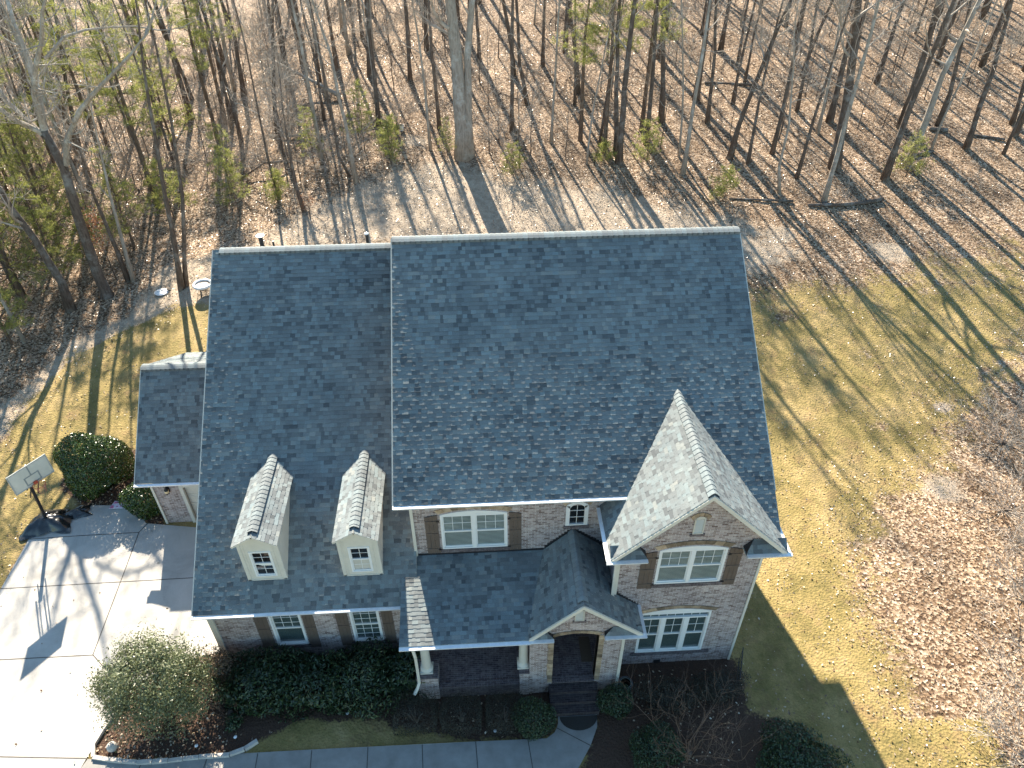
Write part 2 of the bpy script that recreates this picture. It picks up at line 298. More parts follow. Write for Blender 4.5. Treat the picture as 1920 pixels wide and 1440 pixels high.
M['step'] = brick_mat('shaded_step_brick', (.03, .022, .024), (.06, .045, .045), (.08, .07, .07), wash=.05)
M['trim'] = simple('cream_trim_paint', (.60, .57, .49), (.67, .64, .56), 3, .55)
M['white'] = simple('white_vinyl', (.76, .76, .74), (.82, .82, .80), 3, .4)
M['gutter'] = simple('aluminium_gutter', (.66, .69, .72), (.80, .82, .84), 7, .38, .25)
M['shutter'] = simple('brown_shutter_paint', (.105, .078, .062), (.135, .10, .08), 5, .65, bs=.1)
M['stone'] = simple('tan_arch_stone', (.21, .14, .085), (.42, .33, .23), 5, .9, bs=.3, tone=1.0)
M['dark'] = simple('dark_metal', (.02, .02, .022), (.035, .035, .04), 10, .5, .3)
M['louver'] = simple('louver_paint', (.50, .48, .42), (.58, .55, .48), 3, .6)
def pane_mat(name, slat, gap, pitch=.05):
    m, n, l, b = mat(name, rough=.08, spec=.8)
    co = n.new('ShaderNodeSeparateXYZ'); l.new(obco(n), co.inputs[0])
    w = math_(n, l, 'FRACT', math_(n, l, 'MULTIPLY', co.outputs[2], 1/pitch))
    s = math_(n, l, 'GREATER_THAN', w, .38)
    nn = noise(n, l, 1.4, 2, .5, obco(n)); k = math_(n, l, 'MULTIPLY', s, math_(n, l, 'MULTIPLY_ADD', nn.outputs[0], .9, .4, clamp=True))
    l.new(mix(n, l, k, gap, slat), b.inputs['Base Color'])
    b.inputs['Coat Weight'].default_value = .6; b.inputs['Coat Roughness'].default_value = .03
    return m
M['pane_blind'] = pane_mat('glass_with_blinds', (.36, .40, .37), (.05, .07, .068), .065)
M['pane_dark'] = pane_mat('glass_dark_room', (.10, .14, .135), (.025, .037, .04), .065)
M['pane_black'] = mat('glass_black', (.012, .014, .016), .05, 0, .9)[0]
M['concrete'] = None
def concrete():
    m, n, l, b = mat('concrete', rough=.85, spec=.3); co = obco(n)
    t = noise(n, l, .55, 6, .65, co, .6); t2 = noise(n, l, 60, 3, .7, co)
    r = ramp(n, [(.25, (.30, .29, .265)), (.5, (.43, .41, .375)), (.75, (.50, .485, .45))]); l.new(t.outputs[0], r.inputs[0])
    r2 = ramp(n, [(.3, (.88,)*3), (.7, (1.1,)*3)]); l.new(t2.outputs[0], r2.inputs[0])
    l.new(mix(n, l, 1.0, r.outputs[0], r2.outputs[0], 'MULTIPLY'), b.inputs['Base Color']); bump(n, l, b, t2.outputs[0], .15, .004)
    return m
M['concrete'] = concrete()
M['walk'] = simple('weathered_shaded_concrete', (.21, .20, .185), (.31, .30, .28), 1.5, .85, bs=.1)  # older concrete, darkened further so its colour carries the shade over the walk
M['joint'] = simple('joint_filler', (.07, .06, .05), (.11, .10, .09), 10, .9)
def bark(name, c1, c2, c3):
    m, n, l, b = mat(name, rough=.9, spec=.2); co = obco(n)
    mp = n.new('ShaderNodeMapping'); mp.inputs['Scale'].default_value = (9, 9, 1.5); l.new(co, mp.inputs[0])
    t = noise(n, l, 1.3, 6, .7, mp.outputs[0]); t2 = noise(n, l, 1.2, 5, .7, co)
    r = ramp(n, [(.32, c1), (.55, c2)]); l.new(t.outputs[0], r.inputs[0])
    r2 = ramp(n, [(.5, (0, 0, 0)), (.66, (1, 1, 1))]); l.new(t2.outputs[0], r2.inputs[0])
    l.new(mix(n, l, r2.outputs[0], r.outputs[0], c3), b.inputs['Base Color']); bump(n, l, b, t.outputs[0], .8, .03)
    return m
M['bark_dark'] = bark('dark_bark', (.06, .045, .035), (.14, .11, .09), (.24, .23, .21))
M['bark_pale'] = bark('pale_lichened_bark', (.19, .16, .13), (.36, .32, .27), (.47, .46, .42))
M['bark_pine'] = bark('pine_bark', (.075, .05, .035), (.17, .12, .085), (.24, .21, .17))
M['twig'] = simple('bare_twig', (.26, .21, .165), (.46, .41, .35), 2, .8)
M['twig_red'] = simple('reddish_twig', (.11, .065, .045), (.19, .12, .08), 2, .8)
def leaf_mat(name, stops, rough=.5, spec=.4, trans=.0):
    m, n, l, b = mat(name, rough=rough, spec=spec)
    a = n.new('ShaderNodeAttribute'); a.attribute_name = 'tone'
    r = ramp(n, stops); l.new(a.outputs['Fac'], r.inputs[0]); l.new(r.outputs[0], b.inputs['Base Color'])
    if trans:
        tr = n.new('ShaderNodeBsdfTranslucent'); l.new(r.outputs[0], tr.inputs[0]); ms = n.new('ShaderNodeMixShader'); ms.inputs[0].default_value = trans
        l.new(b.outputs[0], ms.inputs[1]); l.new(tr.outputs[0], ms.inputs[2]); l.new(ms.outputs[0], n['Material Output'].inputs[0])
    return m
M['leaf_litter'] = leaf_mat('fallen_oak_leaf', [(0, (.11, .055, .03)), (.25, (.23, .145, .08)), (.55, (.37, .275, .17)), (.85, (.53, .43, .30)), (1, (.64, .56, .44))], .34, .9, .15)
M['leaf_brown'] = leaf_mat('clinging_brown_leaf', [(0, (.20, .07, .035)), (1, (.36, .17, .09))], .6, .3, .3)
M['holly'] = leaf_mat('holly_leaf', [(0, (.014, .030, .008)), (.6, (.05, .09, .018)), (1, (.13, .19, .04))], .25, .6, .12)
M['privet'] = leaf_mat('small_grey_green_leaf', [(0, (.06, .075, .035)), (.6, (.15, .175, .085)), (1, (.28, .30, .17))], .4, .5, .25)
M['russet'] = leaf_mat('russet_leaf', [(0, (.06, .045, .03)), (.6, (.15, .11, .075)), (1, (.28, .22, .15))], .5, .4, .2)
M['laurel'] = leaf_mat('laurel_leaf', [(0, (.012, .025, .012)), (.6, (.035, .065, .028)), (1, (.08, .12, .045))], .35, .5, .1)
M['boxwood'] = leaf_mat('dark_boxwood_leaf', [(0, (.022, .022, .016)), (.7, (.065, .060, .045)), (1, (.11, .10, .075))], .6, .3, .05)
M['needle'] = leaf_mat('pine_needle', [(0, (.15, .18, .045)), (.5, (.30, .32, .09)), (1, (.48, .48, .17))], .5, .3, .55)
M['grassblade'] = leaf_mat('dry_grass', [(0, (.12, .12, .04)), (1, (.32, .27, .12))], .7, .2, .2)
# ground
def ground_mat():
    m, n, l, b = mat('ground_cover', rough=.9, spec=.25); co = obco(n)
    def att(nm): a = n.new('ShaderNodeAttribute'); a.attribute_name = nm; return a.outputs['Fac']
    wob = noise(n, l, 1.6, 5, .7, co); wob2 = noise(n, l, 11, 3, .6, co)
    wob3 = noise(n, l, .42, 4, .6, co)
    ww = math_(n, l, 'ADD', math_(n, l, 'MULTIPLY_ADD', wob.outputs[0], 1.1, -.55), math_(n, l, 'MULTIPLY_ADD', wob2.outputs[0], .8, -.4))
    ww = math_(n, l, 'ADD', ww, math_(n, l, 'MULTIPLY_ADD', wob3.outputs[0], .9, -.45))
    def mask(nm): 
        r = ramp(n, [(.38, (0, 0, 0)), (.62, (1, 1, 1))]); l.new(math_(n, l, 'ADD', att(nm), ww), r.inputs[0]); return r.outputs[0]
    # leaf litter: overlapping leaf-sized cells
    v = n.new('ShaderNodeTexVoronoi'); v.inputs['Scale'].default_value = 11; l.new(co, v.inputs['Vector'])
    sp = n.new('ShaderNodeSeparateColor'); l.new(v.outputs['Color'], sp.inputs[0])
    lit = ramp(n, [(0, (.055, .036, .025)), (.3, (.15, .10, .062)), (.6, (.30, .22, .148)), (.85, (.44, .345, .26)), (1, (.54, .46, .36))]); l.new(sp.outputs[0], lit.inputs[0])
    lc = lit.outputs[0]
    big = noise(n, l, .35, 5, .6, co); br = ramp(n, [(.3, (.62, .56, .50)), (.7, (1.3, 1.25, 1.2))]); l.new(big.outputs[0], br.inputs[0])
    lc = mix(n, l, 1.0, lc, br.outputs[0], 'MULTIPLY')
    # lawn: dormant turf
    g1 = noise(n, l, .45, 6, .65, co, .4); gr = ramp(n, [(.3, (.155, .127, .048)), (.46, (.265, .205, .085)), (.60, (.345, .258, .122)), (.78, (.42, .322, .185))]); l.new(g1.outputs[0], gr.inputs[0])
    g2 = noise(n, l, 46, 5, .8, co); gg = ramp(n, [(.3, (.55, .58, .5)), (.7, (1.4, 1.35, 1.3))]); l.new(g2.outputs[0], gg.inputs[0])
    g3 = noise(n, l, 3.2, 5, .7, co); g3r = ramp(n, [(.35, (.78, .82, .75)), (.65, (1.15, 1.12, 1.1))]); l.new(g3.outputs[0], g3r.inputs[0])
    gc = mix(n, l, 1.0, gr.outputs[0], gg.outputs[0], 'MULTIPLY'); gc = mix(n, l, 1.0, gc, g3r.outputs[0], 'MULTIPLY')
    g4 = noise(n, l, 1.1, 6, .7, co, .3); g4r = ramp(n, [(.54, (0, 0, 0)), (.68, (.6, .6, .6))]); l.new(g4.outputs[0], g4r.inputs[0])
    gc = mix(n, l, g4r.outputs[0], gc, (.21, .135, .07))
    # bare soil with grit
    d1 = noise(n, l, 2.2, 7, .75, co); dr = ramp(n, [(.3, (.27, .21, .15)), (.7, (.52, .43, .33))]); l.new(d1.outputs[0], dr.inputs[0])
    d2 = noise(n, l, 24, 4, .8, co); d2r = ramp(n, [(.3, (.6,)*3), (.7, (1.4,)*3)]); l.new(d2.outputs[0], d2r.inputs[0])
    dc = mix(n, l, 1.0, dr.outputs[0], d2r.outputs[0], 'MULTIPLY')
    # pine-straw mulch
    mp = n.new('ShaderNodeMapping'); mp.inputs['Scale'].default_value = (30, 55, 30); l.new(co, mp.inputs[0])
    m1 = noise(n, l, 1, 5, .8, mp.outputs[0], 1.5); mr = ramp(n, [(.3, (.022, .014, .010)), (.55, (.085, .05, .035)), (.75, (.20, .14, .10))]); l.new(m1.outputs[0], mr.inputs[0])
    c = mix(n, l, mask('w_dirt'), lc, dc); c = mix(n, l, mask('w_lawn'), c, gc); c = mix(n, l, mask('w_mulch'), c, mr.outputs[0])
    l.new(c, b.inputs['Base Color'])
    h = math_(n, l, 'ADD', g2.outputs[0], math_(n, l, 'MULTIPLY', v.outputs['Distance'], 1.5)); bump(n, l, b, h, .8, .03)
    return m
M['ground'] = ground_mat()

# ---------------------------------------------------------------- the ground sheet
def seg_sd(px, py, poly):                         # signed distance, negative inside
    P = np.array(poly, float); d2 = np.full(px.shape, 1e9); ins = np.zeros(px.shape, bool)
    for i in range(len(P)):
        a = P[i]; b = P[(i+1) % len(P)]; e = b-a; L = e@e+1e-12
        t = np.clip(((px-a[0])*e[0]+(py-a[1])*e[1])/L, 0, 1)
        d2 = np.minimum(d2, (px-a[0]-t*e[0])**2+(py-a[1]-t*e[1])**2)
        c = (a[1] > py) != (b[1] > py)
        with np.errstate(divide='ignore', invalid='ignore'):
            ins ^= c & (px < (b[0]-a[0])*(py-a[1])/(b[1]-a[1]+1e-12)+a[0])
    d = np.sqrt(d2); return np.where(ins, -d, d)
def soft(px, py, name, w): return np.clip(.5-seg_sd(px, py, POLYS[name])/(2*w), 0, 1)
def axis_(lo, hi, step, outer):
    mid = list(np.arange(lo, hi+1e-6, step)); a = []; x = lo; s = step
    while x > -outer: s *= 1.25; x -= s; a.append(x)
    c = []; x = mid[-1]; s = step
    while x < outer: s *= 1.25; x += s; c.append(x)
    return np.array(a[::-1]+mid+c)
gx = axis_(-28, 46, .35, 320); gy = axis_(-15, 62, .35, 320)
GX, GY = np.meshgrid(gx, gy); vx = GX.ravel(); vy = GY.ravel()
gv = np.stack([vx, vy, ground(vx, vy)], 1)
nx = len(gx); ny = len(gy); ii = (np.arange(ny-1)[:, None]*nx+np.arange(nx-1)[None, :]).ravel()
gq = np.stack([ii, ii+1, ii+nx+1, ii+nx], 1)
g_ob = np_mesh('ground', gv, gq, M['ground']); tag(g_ob, kind='structure'); g_ob.data.shade_smooth()
near_house = (vx > -12) & (vx < 16) & (vy > -12) & (vy < 14)
lawn_w = np.maximum.reduce([soft(vx, vy, 'lawnR', 2.4), soft(vx, vy, 'lawnL', 1.0), np.where(near_house, .95, 0), np.where(vy < -8.5, .9, 0)*(vx < 20), soft(vx, vy, 'lawnL', .5)])
dirt_w = np.maximum(soft(vx, vy, 'path', .9), soft(vx, vy, 'dirt', 2.2)*.95)
for px_, py_, rr in ((22.3, 21.5, 1.6), (29, 19.5, 2.0), (26.5, 7.2, 1.2), (27.2, -1.0, 1.6), (-1.2, 33.8, 1.6), (24.0, 2.0, 1.6)):
    dirt_w = np.maximum(dirt_w, np.clip(1.1-np.hypot(vx-px_, (vy-py_)*1.2)/rr, 0, 1))
lawn_w = lawn_w*(1-.8*smooth(10, 23, vy)*(vx > 8))
lawn_w = np.where(dirt_w > .6, np.minimum(lawn_w, 1-dirt_w*.8), lawn_w)
for px_, py_, rr in ((20.5, 14.2, 1.2), (24, 11.0, 1.0), (27, 9.5, 1.6), (23, 6.0, .9)):
    lawn_w = lawn_w-.45*np.clip(1.1-np.hypot(vx-px_, vy-py_)/rr, 0, 1)
mulch_w = np.maximum.reduce([soft(vx, vy, 'bed', .25), soft(vx, vy, 'bedR', .4), soft(vx, vy, 'bedG', .3)])
for nm_, w_ in (('w_lawn', lawn_w), ('w_dirt', dirt_w), ('w_mulch', mulch_w)):
    at = g_ob.data.attributes.new(nm_, 'FLOAT', 'POINT'); at.data.foreach_set('value', w_.astype(np.float32))

def clip_half(poly, ax, lim, keep_gt):
    out = []
    for i in range(len(poly)):
        a = poly[i]; b = poly[(i+1) % len(poly)]; ia = (a[ax] >= lim) == keep_gt; ib = (b[ax] >= lim) == keep_gt
        if a[ax] == lim: ia = True
        if b[ax] == lim: ib = True
        if ia: out.append(a)
        if ia != ib and a[ax] != b[ax]:
            t = (lim-a[ax])/(b[ax]-a[ax]); out.append((a[0]+t*(b[0]-a[0]), a[1]+t*(b[1]-a[1])))
    return out
def drape(name, poly, dz, m_, cell=1.0, skirt=.12):
    xs = [p[0] for p in poly]; ys = [p[1] for p in poly]; b = MB()
    x = min(xs)
    while x < max(xs):
        y = min(ys)
        while y < max(ys):
            c = poly
            for ax, lim, k in ((0, x, True), (0, x+cell, False), (1, y, True), (1, y+cell, False)):
                if len(c) > 2: c = clip_half(c, ax, lim, k)
            if len(c) > 2:
                q = [p for i, p in enumerate(c) if math.dist(p, c[i-1]) > 1e-4]
                if len(q) > 2:
                    A = sum(q[i-1][0]*q[i][1]-q[i][0]*q[i-1][1] for i in range(len(q)))
                    if A < 0: q = q[::-1]
                    if abs(A) > 1e-4: b.face([(p[0], p[1], gz(*p)+dz) for p in q])
            y += cell
        x += cell
    for i in range(len(poly)):
        a = poly[i-1]; c = poly[i]
        b.face([(a[0], a[1], gz(*a)+dz), (c[0], c[1], gz(*c)+dz), (c[0], c[1], gz(*c)-skirt), (a[0], a[1], gz(*a)-skirt)])
    o = b.build(name, m_); return tag(o, kind='structure')
def strips(name, lines, dz, w, m_, parent):
    b = MB()
    for ln in lines:
        pts = []
        for i in range(len(ln)-1):
            n_ = max(1, int(math.dist(ln[i], ln[i+1])/.5))
            for k in range(n_+(i == len(ln)-2)):
                t = k/n_; pts.append((ln[i][0]+t*(ln[i+1][0]-ln[i][0]), ln[i][1]+t*(ln[i+1][1]-ln[i][1])))
        for i in range(len(pts)-1):
            a = Vector(pts[i]); c = Vector(pts[i+1]); d = (c-a).normalized(); s_ = Vector((-d.y, d.x))*w/2
            b.face([(p.x, p.y, gz(p.x, p.y)+dz) for p in (a-s_, c-s_, c+s_, a+s_)])
    return b.build(name, m_, parent)
drv = drape('driveway', POLYS['drive'], .035, M['concrete']); strips('expansion_joint', DRIVE_JOINTS, .040, .035, M['joint'], drv)
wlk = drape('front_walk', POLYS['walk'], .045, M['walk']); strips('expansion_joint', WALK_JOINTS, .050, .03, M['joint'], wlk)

# ---------------------------------------------------------------- the house
house = empty('brick_house', label='two storey whitewashed brick house with slate blue shingle roofs', cat='house')
rng = random.Random(7)
def clip2(poly, rect):
    c = poly
    for ax, lim, k in ((0, rect[0], True), (0, rect[1], False), (1, rect[2], True), (1, rect[3], False)):
        if len(c) < 3: return []
        c = clip_half(c, ax, lim, k)
    return c
def shingles(mb, O, U, V, poly, seed, ex=.15, clusters=True):
    r = random.Random(seed); O = Vector(O); U = Vector(U).normalized(); V = Vector(V).normalized(); N = U.cross(V)
    if N.z < 0: N = -N
    us = [p[0] for p in poly]; vs = [p[1] for p in poly]; k = math.floor(min(vs)/ex)
    while k*ex < max(vs):
        v0 = k*ex; u = min(us)-r.random()*.3; thick = r.random() < .5; drift = r.random()*.1-.05
        while u < max(us):
            w = r.uniform(.10, .22) if thick else r.uniform(.09, .34)
            t0 = .011+(.007 if thick else 0); vv = v0-(.012 if thick else 0)
            c = clip2(poly, (u, u+w, vv, v0+ex+.005))
            if len(c) > 2:
                tone = min(1, max(0, r.choice((.12, .24, .34, .42, .5, .55, .62, .7, .8, .92))+r.uniform(-.08, .08)+drift))
                if r.random() < .03: tone = .98
                P = [O+U*p[0]+V*p[1]+N*(t0*(1-(p[1]-vv)/(ex+.02))+.002) for p in c]
                mb.face(P if (P[1]-P[0]).cross(P[2]-P[1]).dot(N) > 0 else P[::-1], tone)
                lo = [p for p in c if abs(p[1]-vv) < 1e-5]
                if len(lo) >= 2:
                    a = min(lo)[0]; b_ = max(lo)[0]
                    mb.face([O+U*a+V*vv-N*.004, O+U*b_+V*vv-N*.004, O+U*b_+V*vv+N*(t0+.002), O+U*a+V*vv+N*(t0+.002)], tone*.5)
            u += w; thick = not thick
        k += 1
def deck(mb, O, U, V, poly, th=.12, mi=0):
    O = Vector(O); U = Vector(U).normalized(); V = Vector(V).normalized(); N = U.cross(V)
    if N.z < 0: N = -N
    mb.prism([O+U*p[0]+V*p[1]-N*.003 for p in poly], -N*th, .5, mi)
def roof(name, O, U, V, poly, seed, parent, ex=.15, th=.12):
    s = MB(); shingles(s, O, U, V, poly, seed, ex); o = s.build(name, M['shingle'], parent)
    d = MB(); deck(d, O, U, V, poly, th); d.build('roof_deck', M['trim'], o); return o
def caps(parent, A, B, drop, seed, step=.19, hw=.17, vent=False, flat=False):
    """overlapping ridge-cap shingles from A (high lap) to B; drop = side slope"""
    r = random.Random(seed); A = Vector(A); B = Vector(B); d = (B-A); L = d.length; d.normalize()
    s = Vector((0, 0, 1)).cross(d); s.normalize(); up = Vector((0, 0, 1)); b = MB(); base = .06 if vent else .012
    prof = [(-1, -1), (-.45, -.38), (0, -.08), (.45, -.38), (1, -1)]; sk = .03
    if flat: hw = .21; sk = .10; drop0 = drop; drop = .38; base = .035
    n_ = int(L/step)
    for i in range(n_+1):
        a0 = i*step; a1 = min(L, a0+step+.03); tone = r.uniform(.35, .8)
        if a1-a0 < .03: continue
        q0 = [A+d*a0+s*(p*hw)+up*(base+.004+q*hw*drop) for p, q in prof]; q1 = [A+d*a1+s*(p*hw)+up*(base+.024+q*hw*drop) for p, q in prof]
        for j in range(4): b.face([q0[j], q1[j], q1[j+1], q0[j+1]], tone)
        for j in range(4): b.face([q1[j], q1[j]-up*.02, q1[j+1]-up*.02, q1[j+1]], tone*.6)
        for j in (0, 4): b.face([q0[j], q0[j]-up*sk, q1[j]-up*sk, q1[j]], tone*.6)
    if vent and not flat:
        k = hw*.85
        for sg in (-1, 1):
            b.face([A+s*sg*k+up*(base-hw*drop*.85), B+s*sg*k+up*(base-hw*drop*.85), B+s*sg*k-up*(hw*drop*.85+.02), A+s*sg*k-up*(hw*drop*.85+.02)], 0)
    return b.build('ridge_cap', M['cap'], parent)

# main block roof
MS = .7202; cM = math.hypot(1, MS); YE, ZE, YR, ZR = -4.211, 6.93, 3.406, 12.416; X1 = 12.45
Vf = (0, 1, MS); Lr = (YR-YE)*cM; ext = -(ZE-6.121)/MS*cM
main_roof = roof('main_roof_front', (0, YE, ZE), (1, 0, 0), Vf, [(7.60, ext), (X1, ext), (X1, Lr), (0, Lr), (0, 0), (7.60, 0)], 1, house)
roof('main_roof_rear', (0, YR, ZR), (1, 0, 0), (0, -1, MS), [(0, 0), (0, -3.6*cM), (X1, -3.6*cM), (X1, 0)], 2, house)
caps(main_roof, (X1, YR, ZR), (0, YR, ZR), MS, 3, flat=True)
# garage wing roof
GS = .738; cG = math.hypot(1, GS); GYE, GZE, GYR, GZR = -5.366, 3.168, 5.389, 11.104; GX0 = -7.058
Lg = (GYR-GYE)*cG
gar_roof = roof('garage_wing_roof_front', (GX0, GYE, GZE), (1, 0, 0), (0, 1, GS), [(0, 0), (-GX0+.5, 0), (-GX0+.5, Lg), (0, Lg)], 4, house)
roof('garage_wing_roof_rear', (GX0, GYR, GZR), (1, 0, 0), (0, -1, GS), [(0, 0), (0, -8.2), (-GX0+.5, -8.2), (-GX0+.5, 0)], 5, house)
caps(gar_roof, (.45, GYR, GZR), (GX0+.25, GYR, GZR), GS, 6, flat=True)
# small garage roof
SX, SYE, SZE, SYR, SZR = -11.27, 1.245, 2.823, 5.06, 5.93; SS = (SZR-SZE)/(SYR-SYE); cS = math.hypot(1, SS)
sm_roof = roof('side_garage_roof_front', (SX, SYE, SZE), (1, 0, 0), (0, 1, SS), [(0, 0), (4.5, 0), (4.5, (SYR-SYE)*cS), (0, (SYR-SYE)*cS)], 8, house)
SB = .579; cB = math.hypot(1, SB)
roof('side_garage_roof_rear', (SX, SYR, SZR), (1, 0, 0), (0, -1, SB), [(0, 0), (0, -4.23*cB), (4.5, -4.23*cB), (4.5, 0)], 9, house)
caps(sm_roof, (-6.8, SYR, SZR), (SX+.02, SYR, SZR), .7, 10, flat=True)
# front wing (cross gable)
WX, WZ, WL, WR, WE, WY = 9.594, 8.937, 6.784, 12.40, 6.121, -6.139
WS = (WZ-WE)/(WX-WL); cW = math.hypot(1, WS); Lw = (WX-WL)*cW
back = -1.2-WY
wing_roof = roof('front_wing_roof_left', (WL, WY, WE), (0, 1, 0), (1, 0, WS), [(0, 0), (-3.86-WY, 0), (-3.86-WY, .62*cW), (back, Lw*1.0), (0, Lw)], 11, house)
roof('front_wing_roof_right', (WR, WY, WE), (0, 1, 0), (-1, 0, WS*(WX-WL)/(WR-WX)), [(0, 0), (.85, 0), (back, (WR-WX)*cW), (0, (WR-WX)*cW)], 12, house)
caps(wing_roof, (WX, -1.35, WZ), (WX, WY+.02, WZ), WS, 13, vent=True)
# porch
PY, PZ, PTZ = -6.9, 3.12, 3.92; PS = (PTZ-PZ)/(-3.86-PY); cP = math.hypot(1, PS)
porch_roof = roof('porch_roof', (-.02, PY, PZ), (1, 0, 0), (0, 1, PS), [(0, 0), (4.30, 0), (4.30, .56), (7.18, .56), (7.18, 3.04*cP), (0, 3.04*cP)], 14, house, ex=.145)
# strip between porch roof top and the side wall under the main eave
# entry gable
EX, EZ, EL, ER, EE = 5.93, 4.93, 4.22, 7.98, 3.20; ESl = (EZ-EE)/(EX-EL); cE = math.hypot(1, ESl); ESr = (EZ-EE)/(ER-EX); cEr = math.hypot(1, ESr)
entry_roof = roof('entry_roof_left', (EL, PY, EE), (0, 1, 0), (1, 0, ESl), [(0, 0), (3.04, 0), (3.04, (EX-EL)*cE), (0, (EX-EL)*cE)], 15, house, ex=.145, th=.08)
roof('entry_roof_right', (ER, PY, EE), (0, 1, 0), (-1, 0, ESr), [(0, 0), (1.11, 0), (1.11, .85*cEr), (3.04, .85*cEr), (3.04, (ER-EX)*cEr), (0, (ER-EX)*cEr)], 16, house, ex=.145, th=.08)
caps(entry_roof, (EX, -3.86, EZ), (EX, PY+.15, EZ), ESl, 17, vent=True)
# stepped flashing where low roofs meet the walls
def stepflash(a, b, n_, y):
    fl = MB()
    for i in range(n_):
        t = i/n_; t2 = (i+1)/n_
        x0 = a[0]+(b[0]-a[0])*t; x1 = a[0]+(b[0]-a[0])*t2; z0 = a[1]+(b[1]-a[1])*t; z1 = a[1]+(b[1]-a[1])*t2
        fl.box(min(x0, x1), max(x0, x1), y-.02, y+.0, min(z0, z1)-.05, max(z0, z1)+.09)
    fl.build('step_flashing', M['dark'], house)
stepflash((.5, PTZ), (4.95, PTZ), 3, -3.86); stepflash((4.97, 3.98), (EX, EZ), 10, -3.86); stepflash((EX, EZ), (7.1, 3.97), 11, -3.86)
stepflash((7.17, 3.88), (8.02, 3.08), 9, -5.79)

# gutters and fascia
def gutter(a, b, out, parent=house):
    """closed-top trough from a to b (top outer line of the eave), out = outward direction"""
    a = Vector(a); b = Vector(b); o = Vector(out)*.125; mb = MB()
    q = [a+Vector((0, 0, .0)), a+o+Vector((0, 0, -.015)), a+o+Vector((0, 0, -.06)), a+o*.6+Vector((0, 0, -.13)), a+Vector((0, 0, -.13))]
    mb.prism(q, b-a)
    n_ = max(1, int((b-a).length/.9))
    for i in range(n_+1):
        p = a+(b-a)*(i/n_); dd = (b-a).normalized()*.012
        mb.prism([p+o*.1+Vector((0, 0, .004)), p+o*1.02+Vector((0, 0, -.012)), p+o*1.02+Vector((0, 0, -.02)), p+o*.1+Vector((0, 0, -.005))], dd)
    return mb.build('gutter', M['gutter'], parent)
dn = (0, -1, 0)
gutter((-.02, YE, ZE-.015), (7.60, YE, ZE-.015), dn); gutter((GX0-.02, GYE, GZE-.015), (-.05, GYE, GZE-.015), dn)
gutter((SX-.02, SYE, SZE-.015), (-7.05, SYE, SZE-.015), dn)
gutter((WL, -3.95, WE-.015), (WL, WY, WE-.015), (-1, 0, 0)); gutter((WL-.12, WY, WE-.015), (7.95, WY, WE-.015), dn)
gutter((WR, -5.0, WE-.015), (WR, WY, WE-.015), (1, 0, 0)); gutter((11.1, WY, WE-.015), (WR+.12, WY, WE-.015), dn)
gutter((-.02, PY, PZ-.015), (4.25, PY, PZ-.015), dn); gutter((4.25, PY, EE-.06), (5.03, PY, EE-.06), dn)
gutter((6.72, PY, EE-.06), (ER+.12, PY, EE-.06), dn); gutter((ER, -5.80, EE-.015), (ER, PY, EE-.015), (1, 0, 0))

# walls with real openings
def wall_y(mb, y, x0, x1, z0, z1, holes, depth=.10, thick=.25):
    """front wall in the plane Y=y looking towards -Y; holes (x0,x1,z0,z1) get brick reveals"""
    xs = sorted({x0, x1, *[h[0] for h in holes], *[h[1] for h in holes]}); zs = sorted({z0, z1, *[h[2] for h in holes], *[h[3] for h in holes]})
    for i in range(len(xs)-1):
        for j in range(len(zs)-1):
            cx = (xs[i]+xs[i+1])/2; cz = (zs[j]+zs[j+1])/2
            if any(h[0] < cx < h[1] and h[2] < cz < h[3] for h in holes): continue
            mb.face([(xs[i], y, zs[j]), (xs[i+1], y, zs[j]), (xs[i+1], y, zs[j+1]), (xs[i], y, zs[j+1])])
    for a, b, c, d in holes:
        e = y+depth
        mb.face([(a, y, c), (b, y, c), (b, e, c), (a, e, c)]); mb.face([(a, y, d), (a, e, d), (b, e, d), (b, y, d)])
        mb.face([(a, y, c), (a, e, c), (a, e, d), (a, y, d)]); mb.face([(b, y, c), (b, y, d), (b, e, d), (b, e, c)])
def side(mb, x, y0, y1, z0, z1): mb.face([(x, y0, z0), (x, y1, z0), (x, y1, z1), (x, y0, z1)])
w = MB()
H_up = (1.42, 3.68, 4.22, 5.98); H_sm = (5.66, 6.42, 5.18, 6.16)
wall_y(w, -3.86, .5, 7.16, -.9, 7.02, [H_up, H_sm]); side(w, .5, -3.86, 6.65, -.9, 7.0); side(w, 11.8, -3.86, 6.65, -.9, 7.0)
w.face([(.5, 6.65, -.9), (11.8, 6.65, -.9), (11.8, 6.65, 9.95), (.5, 6.65, 9.95)])
for x in (.5, 11.8): w.face([(x, -3.86, 7.0), (x, 6.65, 7.0), (x, 6.65, 9.95), (x, YR, ZR-.15)])
w.build('main_wall', M['brick'], house)
w = MB(); H_w1 = (8.42, 10.62, 4.32, 6.05); H_w2 = (8.2, 10.66, .18, 2.62)
wall_y(w, -5.79, 7.14, 11.82, -1.2, 6.12, [H_w1, H_w2])
w.face([(7.14, -5.79, 6.12), (11.82, -5.79, 6.12), (11.82, -5.79, 6.55), (WX, -5.79, WZ-.14), (7.14, -5.79, 6.35)])
side(w, 7.14, -5.79, -3.86, -1.2, 6.3); side(w, 11.82, -5.79, -3.86, -1.2, 6.3)
w.build('front_wing_wall', M['brick'], house)
w = MB(); H_g1 = (-4.78, -3.67, .55, 2.52); H_g2 = (-1.98, -.94, .55, 2.52)
wall_y(w, -4.97, -6.7, .5, -.9, 3.1, [H_g1, H_g2]); side(w, -6.7, -4.97, 11.7, -.6, 3.1)
w.face([(-6.7, 11.7, -.9), (.5, 11.7, -.9), (.5, 11.7, 6.3), (-6.7, 11.7, 6.3)]); w.face([(-6.7, -4.97, 3.1), (-6.7, 11.7, 3.1), (-6.7, 11.7, 6.3), (-6.7, GYR, GZR-.15)])
